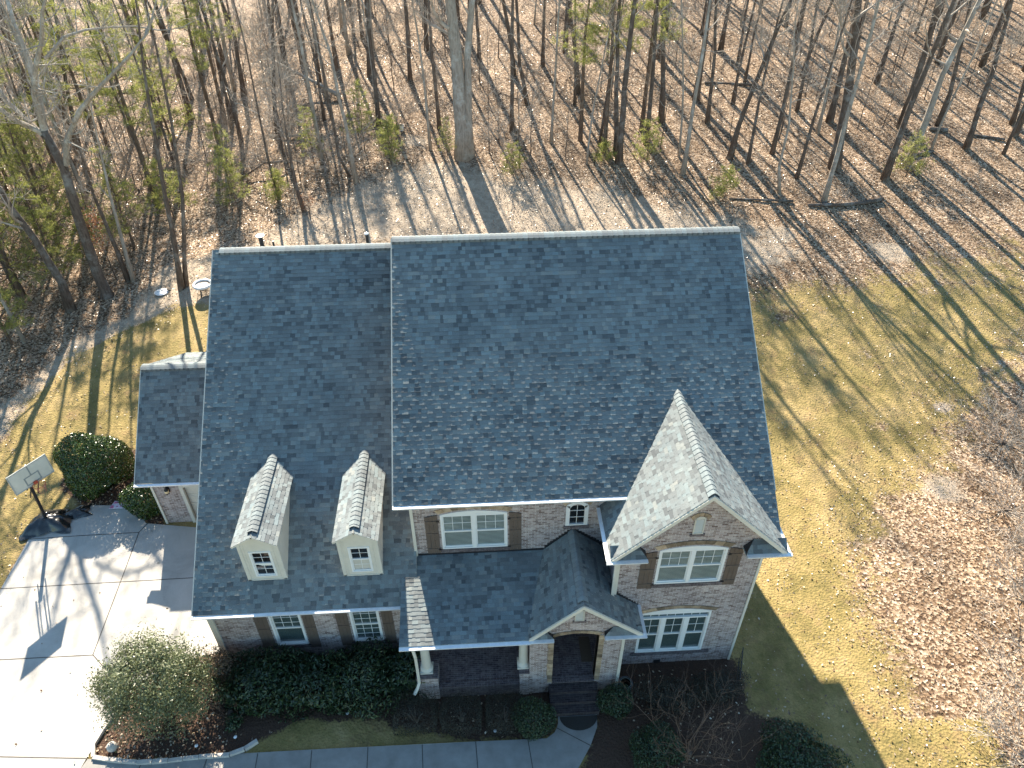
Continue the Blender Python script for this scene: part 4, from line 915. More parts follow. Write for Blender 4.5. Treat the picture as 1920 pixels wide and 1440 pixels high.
WOOD_G = 'leafless trees crowded through the woods behind the house'
def plant_tree(name, T, C, loc, bark_, twig_='twig', rz=0.0, **k):
    o = empty(name, loc, rz, **k); T.build('trunk', M[bark_], o, True); C.build('crown', M[twig_], o); return o
SPEC = {   # key: (height, bark, label, branch count, crown spread, first)
 'big': (21, 'bark_pale', 'massive pale double trunk oak at the woodland edge above the ridge', 14, .22, .42),
 'C': (15, 'bark_dark', 'leaning dark tree at the far left, foot beside the left pines', 9, .24, .35),
 'D': (18, 'bark_dark', 'left one of the two close trunks above the fire pit', -2, .10, .8),
 'D2': (19, 'bark_dark', 'right one of the two close trunks above the fire pit', -2, .10, .8),
 'F': (19, 'bark_pale', 'slender pale grey forked tree rising above the left ridge end', 9, .16, .45),
 'H': (9.5, 'bark_dark', 'short crooked dark tree with a tangled twiggy top near the fallen trunk', 10, .30, .55),
 'I': (19, 'bark_dark', 'dark straight tree just left of the white bucket', 10, .2, .5),
 'P': (20, 'bark_dark', 'tall dark tree with green pine boughs around it right of centre', 10, .2, .45),
 'M': (20, 'bark_dark', 'tall straight dark tree right of the big oak', 10, .2, .5),
 'T': (13, 'bark_pale', 'crooked pale sapling left of the long log at the lawn edge', 8, .2, .4),
 'U': (20, 'bark_pale', 'leaning pale trunk whose foot touches the long log', 11, .2, .42),
 'V': (21, 'bark_dark', 'thick dark trunk behind the long log', 13, .22, .42),
 'W': (19, 'bark_pale', 'leaning pale forked tree with a young pine at its foot, upper right', 11, .22, .4),
 'Y': (19, 'bark_dark', 'straight dark leaning trunk beside a short log, upper right', 9, .18, .5),
 'E': (12.2, 'bark_pale', 'thin pale trunk close right of the thick leaning trunk of the spreading grey tree', 4, .12, .5),
 'E2': (11.6, 'bark_dark', 'thin dark trunk crossing the pale one right of the spreading grey tree', 4, .12, .5),
 'G': (17, 'bark_dark', 'very thin dark tree close left of the slender grey forked tree', 8, .15, .45),
 'J': (18, 'bark_dark', 'dark tree with red leaves in its crown, left of the top of the big oak', 9, .18, .4),
 'K': (17, 'bark_pale', 'thin curved tree at the right side of the trodden path', 8, .15, .4),
 'L': (18, 'bark_dark', 'straight dark tree between the path and the big oak', 8, .17, .45),
 'M2': (19, 'bark_dark', 'slanting dark trunk just behind the tall straight one right of the big oak', 8, .17, .45),
 'N': (17, 'bark_pale', 'thin pale tree left of the dark twin trunks', 8, .16, .42),
 'O': (16, 'bark_dark', 'slim dark tree between the thin pale tree and the dark twin trunks', 8, .16, .45),
 'P2': (19, 'bark_dark', 'rear trunk of the dark twin trunks right of centre', 8, .16, .45),
 'Q': (19, 'bark_dark', 'slim dark tree standing alone midway between twin trunks and long log', 9, .18, .45),
 'R': (18, 'bark_dark', 'thick dark tree far up behind the dark twin trunks', 10, .2, .42),
 'S': (17, 'bark_dark', 'thin dark leaning tree above the left end of the branch at the lawn edge', 9, .18, .42),
 'X': (18, 'bark_dark', 'dark tree right behind the leaning pale forked tree', 10, .2, .42),
 'Z': (18, 'bark_dark', 'dark tree directly behind the thick trunk by the long log', 10, .2, .42),
 'f': (14, 'bark_dark', 'thin dark tree leaning left of the short crooked tree', 8, .2, .42),
 'h': (13, 'bark_dark', 'small dark tree at the left foot of the dark twin trunks', 8, .2, .42),
 'c': (4.6, 'bark_dark', 'broken dark stub of a trunk at upper left', 0, .1, .5),
}
occupied = []
for key, (rad, path) in TREES.items():
    if key == 'big2' or key == 'B': continue
    base = path[0]; loc = (base[0], base[1], gz(base[0], base[1])); loc_p = [(p[0]-base[0], p[1]-base[1], p[2]-base[2]) for p in path]
    sp_ = SPEC.get(key); rs_ = random.Random('t'+key); H = sp_[0] if sp_ else rs_.uniform(16, 21)
    r_ = rad*(.86 if key != 'big' else .72)
    T, C, ends, r = bare_tree('tree'+key, H, r_, loc_p, (sp_[3]+4 if sp_ and sp_[3] else 0) if sp_ else 12, (sp_[5]-.08) if sp_ else .38, sp_[4]*1.15 if sp_ else .18, kids=(0, 6, 5, 4))
    if key == 'big':
        T2, C2, e2, _ = bare_tree('big2', 20, TREES['big2'][0]*.75, [(p[0]-base[0], p[1]-base[1], p[2]-base[2]) for p in TREES['big2'][1]], 8, .45, .18)
        for a_, b2 in ((T, T2), (C, C2)):
            n0 = len(a_.v); a_.v += b2.v; a_.f += [tuple(i+n0 for i in q) for q in b2.f]; a_.t += b2.t; a_.m += b2.m
    if sp_:
        o = plant_tree('bare_tree', T, C, loc, sp_[1], label=sp_[2], cat='tree')
    else:
        o = plant_tree('bare_tree', T, C, loc, 'bark_dark', label='tall leafless tree standing in the leaf strewn woods behind the house', cat='tree', group=WOOD_G)
    if key in ('J', 'g'): leaf_cluster(ends, r, 3, .13, .25, M['leaf_brown'], 'clinging_leaves', o)
    occupied.append((base[0], base[1], .9))
# the many-limbed tree at the left
rad, path = TREES['B']; base = path[0]; r = random.Random(5); T = MB(); C = MB()
rel = [Vector((p[0]-base[0], p[1]-base[1], p[2]-base[2])) for p in path]
T.tube([rel[0]-Vector((0, 0, .3)), rel[0]+Vector((0, 0, .35))]+rel[1:], [.48, .34, .30, .26, .23, .21], 12)
for lp in LIMBS:
    pts = [Vector((p[0]-base[0], p[1]-base[1], p[2]-base[2])) for p in lp[1]]; n_ = len(pts); dy = lp[2]
    pts = [p+Vector((0, dy*i/n_, 0)) for i, p in enumerate(pts)]; rads = [lp[0]*(1-.7*i/n_) for i in range(n_)]
    d = (pts[-1]-pts[-2]).normalized()
    C.tube(pts, rads, 7, False)
    for i in range(1, n_):
        for k in range(2 if lp[2] < 0 else 3):
            q = pts[i-1].lerp(pts[i], r.random()); grow(C, r, q, (d+rv(r, 1.1)).normalized(), r.uniform(1.4, 2.6), rads[i]*.4, 1, 3, kids=(0, 4, 3, 2))
    grow(C, r, pts[-1], d, 3.2, rads[-1], 1, 3, kids=(0, 5, 4, 3))
o = plant_tree('bare_tree', T, C, (base[0], base[1], gz(base[0], base[1])), 'bark_pale', label='big spreading grey tree with long arching limbs at upper left', cat='tree')

for ch in o.children: ch.data.materials[0] = M['bark_dark'] if ch.name.startswith('trunk') else M['bark_pale']
occupied.append((base[0], base[1], 1.2))

def inside(x, y, name): return seg_sd(np.array([x]), np.array([y]), POLYS[name])[0] < 0
def free(x, y, dmin):
    return all((x-a)**2+(y-b)**2 > max(dmin, c)**2 for a, b, c in occupied)
protos = []; PALE = {}
WL_ = ('slim dark barked leafless tree in the thick of the woods above the house', 'slim pale grey barked leafless tree in the thick of the woods above the house')
WG_ = ('slim dark bare trees filling the woods', 'slim pale bare trees filling the woods')
for i in range(9):
    pale = i % 3 == 2
    H = (19, 17, 18, 21, 16, 15, 20, 18, 14)[i]; rad = (.17, .13, .15, .21, .10, .09, .19, .12, .075)[i]
    T, C, e, r = bare_tree(100+i, H, rad, None, (15, 13, 14, 16, 12, 12, 15, 13, 11)[i], .30, .18, lean=(random.Random(i).uniform(-.07, .07), random.Random(i+9).uniform(-.06, .06)), kids=(0, 5, 5, 4))
    pr_ = (T.build('trunk', M['bark_pale' if pale else 'bark_dark'], smooth_=True, mesh_only=True), C.build('crown', M['twig'], mesh_only=True)); protos.append(pr_); PALE[id(pr_[0])] = int(pale)
rw = random.Random(21); n_w = 0; tries = 0
for k, (x, y, s_) in enumerate([(31.5, 27.2, .95), (36.2, 30.4, 1.05), (41.4, 29.9, 1.0), (43.4, 32.2, 1.1), (46.5, 31.0, 1.0), (24.6, 30.8, 1.05), (21.3, 30.2, .9), (17.6, 28.6, .95), (25.4, 27.6, .9), (35.4, 33.8, 1.1), (48.5, 27.5, 1.1), (51, 22.5, 1.05), (49, 18, 1.0), (46.8, 13.5, .9)]):
    tm, cm = protos[(k*5+3) % 9]
    o = empty('bare_tree', (x, y, gz(x, y)), k*1.9, s_*1.12, label=WL_[PALE[id(tm)]], cat='tree', group=WG_[PALE[id(tm)]])
    inst('trunk', tm, o); inst('crown', cm, o); occupied.append((x, y, .8))
while n_w < 255 and tries < 9000:
    tries += 1
    if rw.random() < .22: x, y = rw.uniform(-46, -22), rw.uniform(8, 40)
    else: x, y = rw.uniform(-50, 60), rw.uniform(29, 76)
    if y < 24+max(0, x-14)*.35+4 and x > -20: continue
    if -2-4 < x < 6 and y < 38: continue
    if inside(x, y, 'lawnL') or inside(x, y, 'path') or inside(x, y, 'lawnR'): continue
    if x < -22 and y < 12 and x > -25: continue
    if not free(x, y, 1.7+.02*max(0, y-30)): continue
    occupied.append((x, y, .5)); n_w += 1
    tm, cm = protos[rw.randrange(9)]; s_ = rw.uniform(.82, 1.12)
    o = empty('bare_tree', (x, y, gz(x, y)), rw.uniform(0, 6.28), s_, label=WL_[PALE[id(tm)]], cat='tree', group=WG_[PALE[id(tm)]])
    inst('trunk', tm, o); inst('crown', cm, o)
# understorey: whippy saplings and brush
sap = []
for i in range(6):
    r = random.Random(300+i); T = MB(); C = MB()
    if i < 3:
        H = r.uniform(4, 7); T, C, e, _ = bare_tree(310+i, H, .035, None, 10, .3, .28, kids=(0, 4, 3, 2), maxd=2)
    else:
        for k in range(7):
            a = r.uniform(0, 6.28); grow(C, r, Vector((math.cos(a)*.1, math.sin(a)*.1, -.05)), Vector((math.cos(a)*.7, math.sin(a)*.7, 1)), r.uniform(1.6, 3), .02, 1, 3, kids=(0, 7, 5, 4), up=.1)
        T.tube([(0, 0, -.2), (0, 0, .15)], [.07, .05], 6)
    sap.append((T.build('trunk', M['bark_dark'], mesh_only=True), C.build('crown', M['twig'], mesh_only=True), i >= 3))
n_s = 0; tries = 0
while n_s < 430 and tries < 9000:
    tries += 1; x, y = (rw.uniform(-44, -19.5), rw.uniform(8, 44)) if rw.random() < .28 else (rw.uniform(-45, 58), rw.uniform(29, 66))
    if y < 27.5+max(0, x-14)*.3 and x > -18: continue
    if -4 < x < 4 and y < 36: continue
    if inside(x, y, 'lawnL') or inside(x, y, 'path') or inside(x, y, 'lawnR') or not free(x, y, .72): continue
    k = rw.randrange(6)
    if k >= 3 and rw.random() < (.55 if x > -8 else .15): k -= 3
    occupied.append((x, y, .3)); n_s += 1
    tm, cm, bushy = sap[k]
    o = empty('bare_shrub' if bushy else 'bare_sapling', (x, y, gz(x, y)), rw.uniform(0, 6.28), rw.uniform(.75, 1.3),
              label='twiggy leafless bush on the leaf strewn woodland floor' if bushy else 'thin leafless sapling among the taller woodland trunks', cat='shrub' if bushy else 'sapling',
              group='twiggy underbrush in the woods' if bushy else 'thin saplings in the woods')
    inst('stems' if bushy else 'trunk', tm, o); inst('crown', cm, o)

# pines: trunk, whorled boughs and needle tufts
def pine(seed, H, rad, dense=1.0, first=.15, wid=.28):
    r = random.Random(seed); T = MB(); N = []; D = []
    T.tube([(0, 0, -.2)]+[(r.uniform(-.03, .03)*i, r.uniform(-.03, .03)*i, H*i/6) for i in range(1, 7)], [rad*1.2]+[rad*(1-i/6*.85) for i in range(1, 7)], 7)
    z = H*first
    while z < H*.98:
        t = z/H; L = H*wid*(1.05-t)*r.uniform(.7, 1.2)+.25
        for k in range(r.randint(3, 5)):
            a = r.uniform(0, 6.28); d = Vector((math.cos(a), math.sin(a), r.uniform(-.05, .45))).normalized(); pts = [Vector((0, 0, z))]; n_ = 4
            for i in range(n_): d = (d+rv(r, .12)+Vector((0, 0, .05))).normalized(); pts.append(pts[-1]+d*L/n_)
            T.tube(pts, [max(.006, rad*.28*(1-t)+.008)*(1-i/(n_+1)) for i in range(n_+1)], 4, False)
            m_ = int((6+L*11)*dense)
            for j in range(m_):
                u = r.uniform(.3, 1)*n_; i = min(n_-1, int(u)); q = pts[i].lerp(pts[i+1], u-i)+rv(r, .12+.13*L)*Vector((1, 1, .45))
                N.append(q); D.append(d)
        z += H*r.uniform(.035, .065)+.12
    # tufts of needles
    g_ = np.random.default_rng(seed); P = np.array(N); k = 10; n = len(P)
    dirs = g_.normal(size=(n, k, 3))+np.array(D)[:, None, :]*.5+np.array([0, 0, .35]); dirs /= np.linalg.norm(dirs, axis=2)[:, :, None]
    Ln = g_.uniform(.12, .24, (n, k, 1)); P0 = np.repeat(P[:, None, :], k, 1); sd_ = np.cross(dirs, g_.normal(size=(n, k, 3))); sd_ /= np.linalg.norm(sd_, axis=2)[:, :, None]
    V = np.stack([P0-sd_*.008, P0+sd_*.008, P0+dirs*Ln+sd_*.005, P0+dirs*Ln-sd_*.005], 2).reshape(-1, 3)
    tone = np.repeat(g_.uniform(0, 1, n), k)*.7+g_.uniform(0, .3, n*k)
    me = np_mesh('needles', V, np.arange(n*k*4).reshape(-1, 4), M['needle'], tone, mesh_only=True)
    return T.build('trunk', M['bark_pine'], mesh_only=True), me
pines = [pine(1, 11, .13, .7), pine(2, 8, .10, .7), pine(3, 3.2, .035, .5, .12, .40), pine(4, 1.9, .02, .55, .08, .5), pine(5, 15, .17, 1.3, .42, .27), pine(6, 4.6, .04, .42, .2, .30)]
def put_pine(k, x, y, s_, rz, label, group=None):
    o = empty('pine_tree', (x, y, gz(x, y)), rz, s_, label=label, cat='pine tree', group=group); inst('trunk', pines[k][0], o); inst('needles', pines[k][1], o)
    occupied.append((x, y, .6)); return o
LP = 'soft green young pine in the left woods'; GP = 'young pines in the left woods'
for i, (k, x, y, s_) in enumerate([(0, -24.5, 19.2, 1.0), (1, -23.3, 14.8, .95), (0, -24.6, 25, .95), (1, -19.4, 24.2, .85), (1, -20.6, 38, 1.1), (0, -31.5, 33, 1.1), (4, -21.0, 33.0, 1.05), (0, -27.5, 21.5, 1.0), (1, -27, 29.5, 1.0),
                                   (4, -16.8, 37.5, 1.0), (4, -19.2, 29.0, .95), (1, -22.6, 20.5, .9), (2, -21.5, 23, 1.3), (0, -34, 24, 1), (4, -12.0, 50, 1.1), (2, -17.6, 27.3, 1.4), (5, -14.0, 29.2, 1.1), (1, -30.5, 16.5, .9)]):
    put_pine(k, x, y, s_, i*1.7, LP, GP)
for i, (x, y, s_) in enumerate([(-25.5, 27.0, 1.0), (-29.0, 24.0, .9), (-22.8, 31.0, .95), (-31.5, 29.5, 1.05), (-26.0, 34.5, 1.05), (-17.5, 42.5, 1.0), (-23.5, 44.0, 1.1)]): put_pine(4, x, y, s_, i*2.1, LP, GP)
put_pine(4, 12.4, 31.2, 1.0, .5, 'tall pine with yellow green boughs beside the dark trunk right of centre')
put_pine(4, 10.9, 33.0, .95, 2.2, 'pine bough mass hanging left of the dark twin trunks')
put_pine(4, 15.6, 34.0, 1.0, 4.2, 'green topped pine far up right of the dark twin trunks')
put_pine(4, -8.5, 47.0, 1.0, 1.2, 'yellow green pine far up above the slender grey forked tree')
put_pine(5, 1.1, 31.4, .62, 0, 'bushy little pine hugging the left side of the big oak')
put_pine(2, 15.3, 30.0, 1.05, 1, 'small round pale green pine right of the dark twin trunks')
put_pine(3, 19.8, 25.6, 1.15, 2, 'small dark green pine at the lawn edge left of the long log')
put_pine(2, 33.2, 27.6, 1.0, 3, 'pine sapling at the foot of the leaning pale tree, upper right')
put_pine(5, -4.9, 32.8, 1.05, 4, 'feathery young pine behind the slender grey forked tree')
put_pine(2, -2.9, 31.0, 1.0, 5, 'young pine at the left of the trodden path below the white bucket')
put_pine(3, -3.0, 33.7, 1.0, 2, 'tiny bright pine just in front of the white bucket')
put_pine(2, 5.7, 28.9, .8, 1, 'low pale pine between the big oak and the straight dark trunk')
put_pine(5, -8.5, 31.8, .9, 2, 'thin pine sapling left of the slender grey forked tree')
put_pine(3, -10.3, 27.7, 1.1, 3, 'knee high pine beside the crooked dark tree')
put_pine(5, -12.9, 26.4, 1.0, 5, 'spindly pine sapling behind the left end of the garage ridge')
put_pine(3, 12.2, 29.7, .9, 1, 'ankle high pine tuft at the foot of the dark twin trunks')

# ---------------------------------------------------------------- shrubs
def shrub(name, x, y, rx, ry, rz, leaf, n, size, label, seed, mats, cat='shrub', group=None, lump=.16, fill=.45, aspect=.5, stems=8, lift=0.0, out=1.0, squareness=0.0, tufts=0):
    g_ = np.random.default_rng(seed); z0 = gz(x, y); o = empty(name, (x, y, z0), 0, label=label, cat=cat, group=group)
    d = g_.normal(size=(n, 3)); d /= np.linalg.norm(d, axis=1)[:, None]
    K = g_.normal(size=(10, 3)); K /= np.linalg.norm(K, axis=1)[:, None]
    rad = 1+lump*np.sum([np.sin(5*(d@k)+i*1.7) for i, k in enumerate(K)], 0)/3.2
    if squareness: rad *= 1+squareness*(1/np.maximum(np.abs(d).max(1), .6)-1)
    u = 1-(g_.random(n)**2.2)*fill; u += g_.normal(size=n)*.02
    P = d*(rad*u)[:, None]*np.array([rx, ry, rz]); P[:, 2] += rz*.92+lift
    if tufts:
        ci = g_.integers(0, tufts, n); cd = g_.normal(size=(tufts, 3)); cd[:, 2] = np.abs(cd[:, 2])*.9-.25; cd /= np.linalg.norm(cd, axis=1)[:, None]
        cr = g_.uniform(.55, 1.06, tufts); Pc = cd*cr[:, None]*np.array([rx, ry, rz]); Pc[:, 2] += rz*.92+lift; sel = g_.random(n) < .8
        Q_ = Pc[ci]+g_.normal(size=(n, 3))*np.array([.17, .17, .24])+cd[ci]*g_.random(n)[:, None]*.28; P = np.where(sel[:, None], Q_, P*np.array([.92, .92, .92])); d = np.where(sel[:, None], cd[ci], d)
    keep = P[:, 2] > .04; P = P[keep]; d = d[keep]
    t = np.clip(g_.normal(.5, .23, len(P)), 0, 1)
    quads_at('foliage', P, size, seed, M[leaf], t, o, normal=d*out, aspect=aspect)
    b = MB(); r = random.Random(seed)
    for k in range(stems):
        a = r.uniform(0, 6.28); q = Vector((math.cos(a)*rx*.55*r.random(), math.sin(a)*ry*.55*r.random(), rz*1.1+lift)); b.tube([(q.x*.15, q.y*.15, -.1), (q.x*.5, q.y*.5, rz*.6), q], [.035, .025, .008], 5)
    b.build('stems', M['bark_dark'], o); return o
shrub('holly_bush', -14.45, 4.1, 1.52, 1.5, 1.42, 'holly', 30000, .09, 'large glossy round holly bush left of the side garage', 1, None, fill=.30, lump=.15)
shrub('holly_bush', -11.75, 2.35, 1.0, .85, .85, 'holly', 11000, .09, 'smaller dark bush against the side garage corner', 2, None, fill=.3, lump=.1)
shrub('loose_shrub', -8.2, -7.1, 1.58, 1.25, 1.85, 'privet', 32000, .09, 'big loose grey green shrub between driveway and front bed', 3, None, fill=.55, lump=.22, aspect=.45, tufts=170)
shrub('russet_shrub', -6.75, -5.9, .72, .62, .88, 'russet', 5500, .065, 'brownish shrub squeezed between the big loose shrub and the wall corner', 4, None, fill=.5, lump=.2)
for i, (x, y, rx, ry, rz, lb) in enumerate([(-5.35, -6.35, 1.25, 1.0, .62, 'left end laurel of the dark hedge under the garage windows'), (-3.5, -6.3, 1.25, 1.1, .68, 'middle laurel of the dark hedge under the garage windows'),
                                            (-1.6, -6.3, 1.2, 1.15, .72, 'right laurel of the dark hedge under the garage windows'), (-.2, -6.0, .85, .85, .65, 'small laurel at the foot of the left porch column')]):
    shrub('laurel_shrub', x, y, rx, ry, rz, 'laurel', 6500, .15, lb, 20+i, None, fill=.4, aspect=.32, lump=.2, squareness=.5)
for i, (x, y, s_, lb) in enumerate([(.25, -7.55, .78, 'leftmost clipped dark boxwood below the porch'), (1.85, -7.62, .70, 'middle clipped dark boxwood below the porch'), (3.35, -7.65, .66, 'right clipped dark boxwood below the porch')]):
    shrub('boxwood', x, y, s_, .62, .52, 'boxwood', 9000, .04, lb, 30+i, None, fill=.25, lump=.06, squareness=.8)
shrub('holly_bush', 4.35, -7.95, .75, .7, .68, 'laurel', 6000, .06, 'rounded green shrub left of the entry steps', 40, None, lump=.12)
shrub('holly_bush', 7.25, -7.45, .62, .6, .58, 'laurel', 4500, .06, 'rounded dark shrub right of the entry steps', 41, None, lump=.12)
shrub('evergreen_shrub', 8.35, -9.1, .95, .8, .55, 'laurel', 6500, .065, 'low dark green shrub left of the bare crape myrtle', 42, None, lump=.2)
shrub('evergreen_shrub', 9.3, -7.3, 1.3, .65, .5, 'boxwood', 6000, .06, 'dark shrub mass under the triple window', 43, None, lump=.2)
shrub('evergreen_shrub', 11.1, -7.1, .9, .6, .5, 'boxwood', 4500, .06, 'dark low shrub at the right front corner of the house', 44, None, lump=.2)
shrub('evergreen_shrub', 12.85, -9.85, 1.35, 1.15, .8, 'laurel', 9500, .085, 'broad leafed green shrub at the bottom edge on the shaded lawn', 45, None, lump=.18)
shrub('bedding_plant', -5.9, -7.55, .3, .28, .2, 'laurel', 500, .09, 'small grey green tuft at the front of the bed', 46, None)
# crape myrtle and light thickets
MINR[0] = .0045
TH = .0075
def thicket(name, x, y, n, L, rad, seed, m_, label, spread=.8, cat='shrub', maxd=3, kids=(0, 5, 4, 3), group=None, flat=1.0):
    r = random.Random(seed); C = MB(); S = MB(); o = empty(name, (x, y, gz(x, y)), 0, label=label, cat=cat, group=group)
    for k in range(n):
        a = 6.283*k/n+r.uniform(-.3, .3); s_ = r.uniform(.2, spread); grow(C, r, Vector((math.cos(a)*.12, math.sin(a)*.12, 0)), Vector((math.cos(a)*s_, math.sin(a)*s_, flat)), L*r.uniform(.7, 1.15), rad, 1, maxd, kids=kids, up=.08, nseg=(6, 6, 4, 3, 2))
    S.tube([(0, 0, -.15), (0, 0, .2)], [.13, .10], 8); S.build('stump', M['bark_dark'], o); C.build('branches', M[m_], o); return o
thicket('crape_myrtle', 9.5, -9.2, 13, 2.6, .017, 50, 'twig_red', 'bare reddish crape myrtle fanning out from the shaded front bed', 1.0, 'shrub')
thicket('crape_myrtle', -6.1, -7.2, 10, .8, .008, 52, 'twig_red', 'low straw coloured twiggy plant beside the big loose shrub', 1.2, maxd=2)
MINR[0] = TH
for i, (x, y, L, lb) in enumerate([(26.2, .6, 1.6, 'pale bare thicket at the right edge, level with the gable foot'), (24.4, -4.0, 2.2, 'pale bare thicket at the right edge, middle one'), (22.4, -8.3, 2.6, 'pale tangled thicket at the lower right corner'),
                                   (20.8, -10.2, 1.8, 'pale thicket at the bottom edge beside the leaf drift'), (28.4, 4.6, 2.0, 'uppermost pale bare thicket of the right edge'), (26.2, -2.2, 2.0, 'pale bare thicket just outside the leaf drift on the right')]):
    thicket('bare_thicket', x, y, 15, L*1.1, .018, 60+i, 'twig', lb, 1.5, maxd=3, kids=(0, 6, 5, 3), flat=.6)

MINR[0] = .0075
# ---------------------------------------------------------------- fallen wood
def log(pts, r0, r1, label, m_='bark_dark', twigs=0, seed=0, name='fallen_log', cat='log'):
    mb = MB(); P = [Vector((x, y, gz(x, y)+z)) for x, y, z in pts]; c = P[0].copy(); P = [p-c for p in P]; n_ = len(P); r = random.Random(seed)
    mb.tube(P, [r0+(r1-r0)*i/(n_-1) for i in range(n_)], 9)
    o = mb.build(name, M[m_], smooth_=True); o.location = c; tag(o, label, cat)
    if twigs:
        C = MB()
        for k in range(twigs): i = r.randrange(1, n_); grow(C, r, P[i], (rv(r)+Vector((0, 0, .7))).normalized(), r.uniform(1, 2.4), .03, 1, 3, kids=(0, 5, 4, 2))
        C.build('branches', M['twig'], o)
    return o
log([(20.1, 25.5, .05), (22, 25.2, .1), (24.3, 24.9, .12)], .05, .09, 'thin dark branch lying along the lawn edge left of the long log')
log([(25.2, 24.5, .1), (27.2, 24.3, .14), (29, 24.5, .13), (30.4, 24.8, .18)], .10, .16, 'long mossy log lying at the top of the lawn', twigs=1, seed=3)
log([(37.3, 33.2, .12), (38.6, 33.0, .14)], .17, .15, 'short dark log behind the straight dark trunk')
log([(39.9, 32.4, .1), (42.4, 31.7, .12)], .11, .09, 'dark log right of the straight dark trunk')
log([(34.6, 29.9, .1), (36.3, 30.3, .12)], .13, .12, 'short dark log beside the leaning pale tree')
log([(-13.2, 45.5, 2.6), (-11, 43.8, 1.6), (-9.2, 42.6, .9), (-7.6, 41.4, .25)], .07, .19, 'pale fallen tree lying propped across the woods at upper left centre', 'bark_pale', 5, 4, 'fallen_tree', 'fallen tree')
log([(-12.9, 37.6, .1), (-10.9, 36.4, .2), (-9.6, 35.8, .3)], .06, .10, 'grey fallen limb in the twiggy tangle at upper left', 'bark_pale', 7, 6)
log([(-13.9, 31.0, .2), (-12.0, 31.6, .8), (-10.4, 32.0, .5)], .05, .09, 'dark bent fallen limb with matted twigs left of the short crooked tree', 'bark_dark', 9, 7)
log([(22, 41, .1), (26, 40.2, .15)], .1, .1, 'dark log far up among the right woods')
log([(48.5, 45.5, .15), (46.5, 47, .2)], .12, .1, 'pale broken log at the upper right', 'bark_pale')

# ---------------------------------------------------------------- things in the yard
# basketball hoop
bz = gz(-15.75, 1.6)-.02; hoop = empty('basketball_hoop', (-15.75, 1.6, bz), -.62, label='portable basketball hoop with white glass board beside the driveway', cat='basketball hoop')
b = MB(); b.beam((-.25, 0, .12), (.32, 0, 2.75), .10, .10); b.build('pole', M['dark'], hoop)
b = MB()
for y_ in (-.16, .16): b.beam((.26, y_, 2.65), (1.13, y_, 3.75), .035, .05); b.beam((.12, y_, 2.1), (1.13, y_, 3.50), .03, .04)
b.build('support_arm', M['dark'], hoop)
b = MB(); BX = 1.14; bw, bh, bc = 1.58, .98, 3.90
b.box(BX, BX+.02, -bw/2+.04, bw/2-.04, bc-bh/2+.04, bc+bh/2-.04)
mt = simple('backboard_acrylic', (.50, .52, .46), (.58, .60, .54), 2, .2); bb = b.build('backboard', mt, hoop)
def frame(x, y0, y1, z0, z1, t_, d_):
    f = MB(); f.box(x-d_, x+d_, y0, y0+t_, z0, z1); f.box(x-d_, x+d_, y1-t_, y1, z0, z1); f.box(x-d_, x+d_, y0+t_, y1-t_, z0, z0+t_); f.box(x-d_, x+d_, y0+t_, y1-t_, z1-t_, z1); return f
frame(BX+.01, -bw/2, bw/2, bc-bh/2, bc+bh/2, .045, .02).build('board_frame', simple('grey_frame', (.30, .33, .32), (.38, .40, .38), 3, .5), bb)
frame(BX+.022, -.30, .30, bc-bh/2+.08, bc-bh/2+.50, .05, .004).build('target_square', simple('board_marking', (.20, .24, .24), (.26, .30, .30), 3, .5), bb)
f = MB(); f.box(BX+.018, BX+.026, -.025, .025, bc-.0, bc+bh/2-.04); f.build('board_marking', bpy.data.materials['board_marking'], bb)
b = MB(); ring = [(BX+.30+.23*math.cos(a), .23*math.sin(a), 3.50) for a in [6.2832*i/24 for i in range(25)]]; b.tube(ring, [.011]*25, 6); b.box(BX+.02, BX+.09, -.07, .07, 3.43, 3.55)
rm = b.build('rim', simple('orange_rim', (.40, .06, .03), (.5, .09, .04), 4, .5), hoop)
b = MB(); r = random.Random(2)
for k in range(12):
    for sg in (-1, 1):
        pts = [(BX+.30+q*math.cos(6.283*(k+sg*.5*j)/12), q*math.sin(6.283*(k+sg*.5*j)/12), 3.49-.1*j) for j, q in enumerate((.225, .19, .16, .14, .14))]; b.tube(pts, [.004]*5, 3, False)
b.build('net', simple('red_net', (.42, .12, .10), (.5, .2, .18), 6, .8), rm)
b = MB(); b.box(-.75, .05, -.42, .42, .03, .22); b.build('weighted_base', M['dark'], hoop)
# plastic sheeting over the base
def crumple(name, cx, cy, sx, sy, h, seed, m_, label, cat, n=34, rot=0, hole=None):
    g_ = np.random.default_rng(seed); u, v = np.meshgrid(np.linspace(-1, 1, n), np.linspace(-1, 1, n)); rr = np.maximum(np.abs(u), np.abs(v))
    ang = np.arctan2(v, u); edge = 1+.16*np.sin(3*ang+seed)+.1*np.sin(7*ang+1)
    z = h*np.clip(1-(np.hypot(u, v)/1.08)**2.2, 0, 1)
    for k in range(9):
        a = g_.uniform(0, 6.28); f_ = g_.uniform(3, 10); z += h*.10*np.abs(np.sin(f_*(u*math.cos(a)+v*math.sin(a))+g_.uniform(0, 6)))*np.clip(1.15-rr, 0, 1)
    z += .012+g_.normal(size=z.shape)*h*.035*(1.1-rr)
    X = u*sx*edge*np.where(rr > 0, 1-.12*(np.hypot(u, v)/1.414), 1); Y = v*sy*edge
    c, s_ = math.cos(rot), math.sin(rot); P = np.stack([X*c-Y*s_, X*s_+Y*c, z], -1).reshape(-1, 3); base = gz(cx, cy)
    P[:, 2] += ground(P[:, 0]+cx, P[:, 1]+cy)-base+.035
    i_ = (np.arange(n-1)[:, None]*n+np.arange(n-1)[None, :]).ravel(); Q = np.stack([i_, i_+1, i_+n+1, i_+n], 1)
    o = np_mesh(name, P, Q, m_); o.location = (cx, cy, base); return tag(o, label, cat)
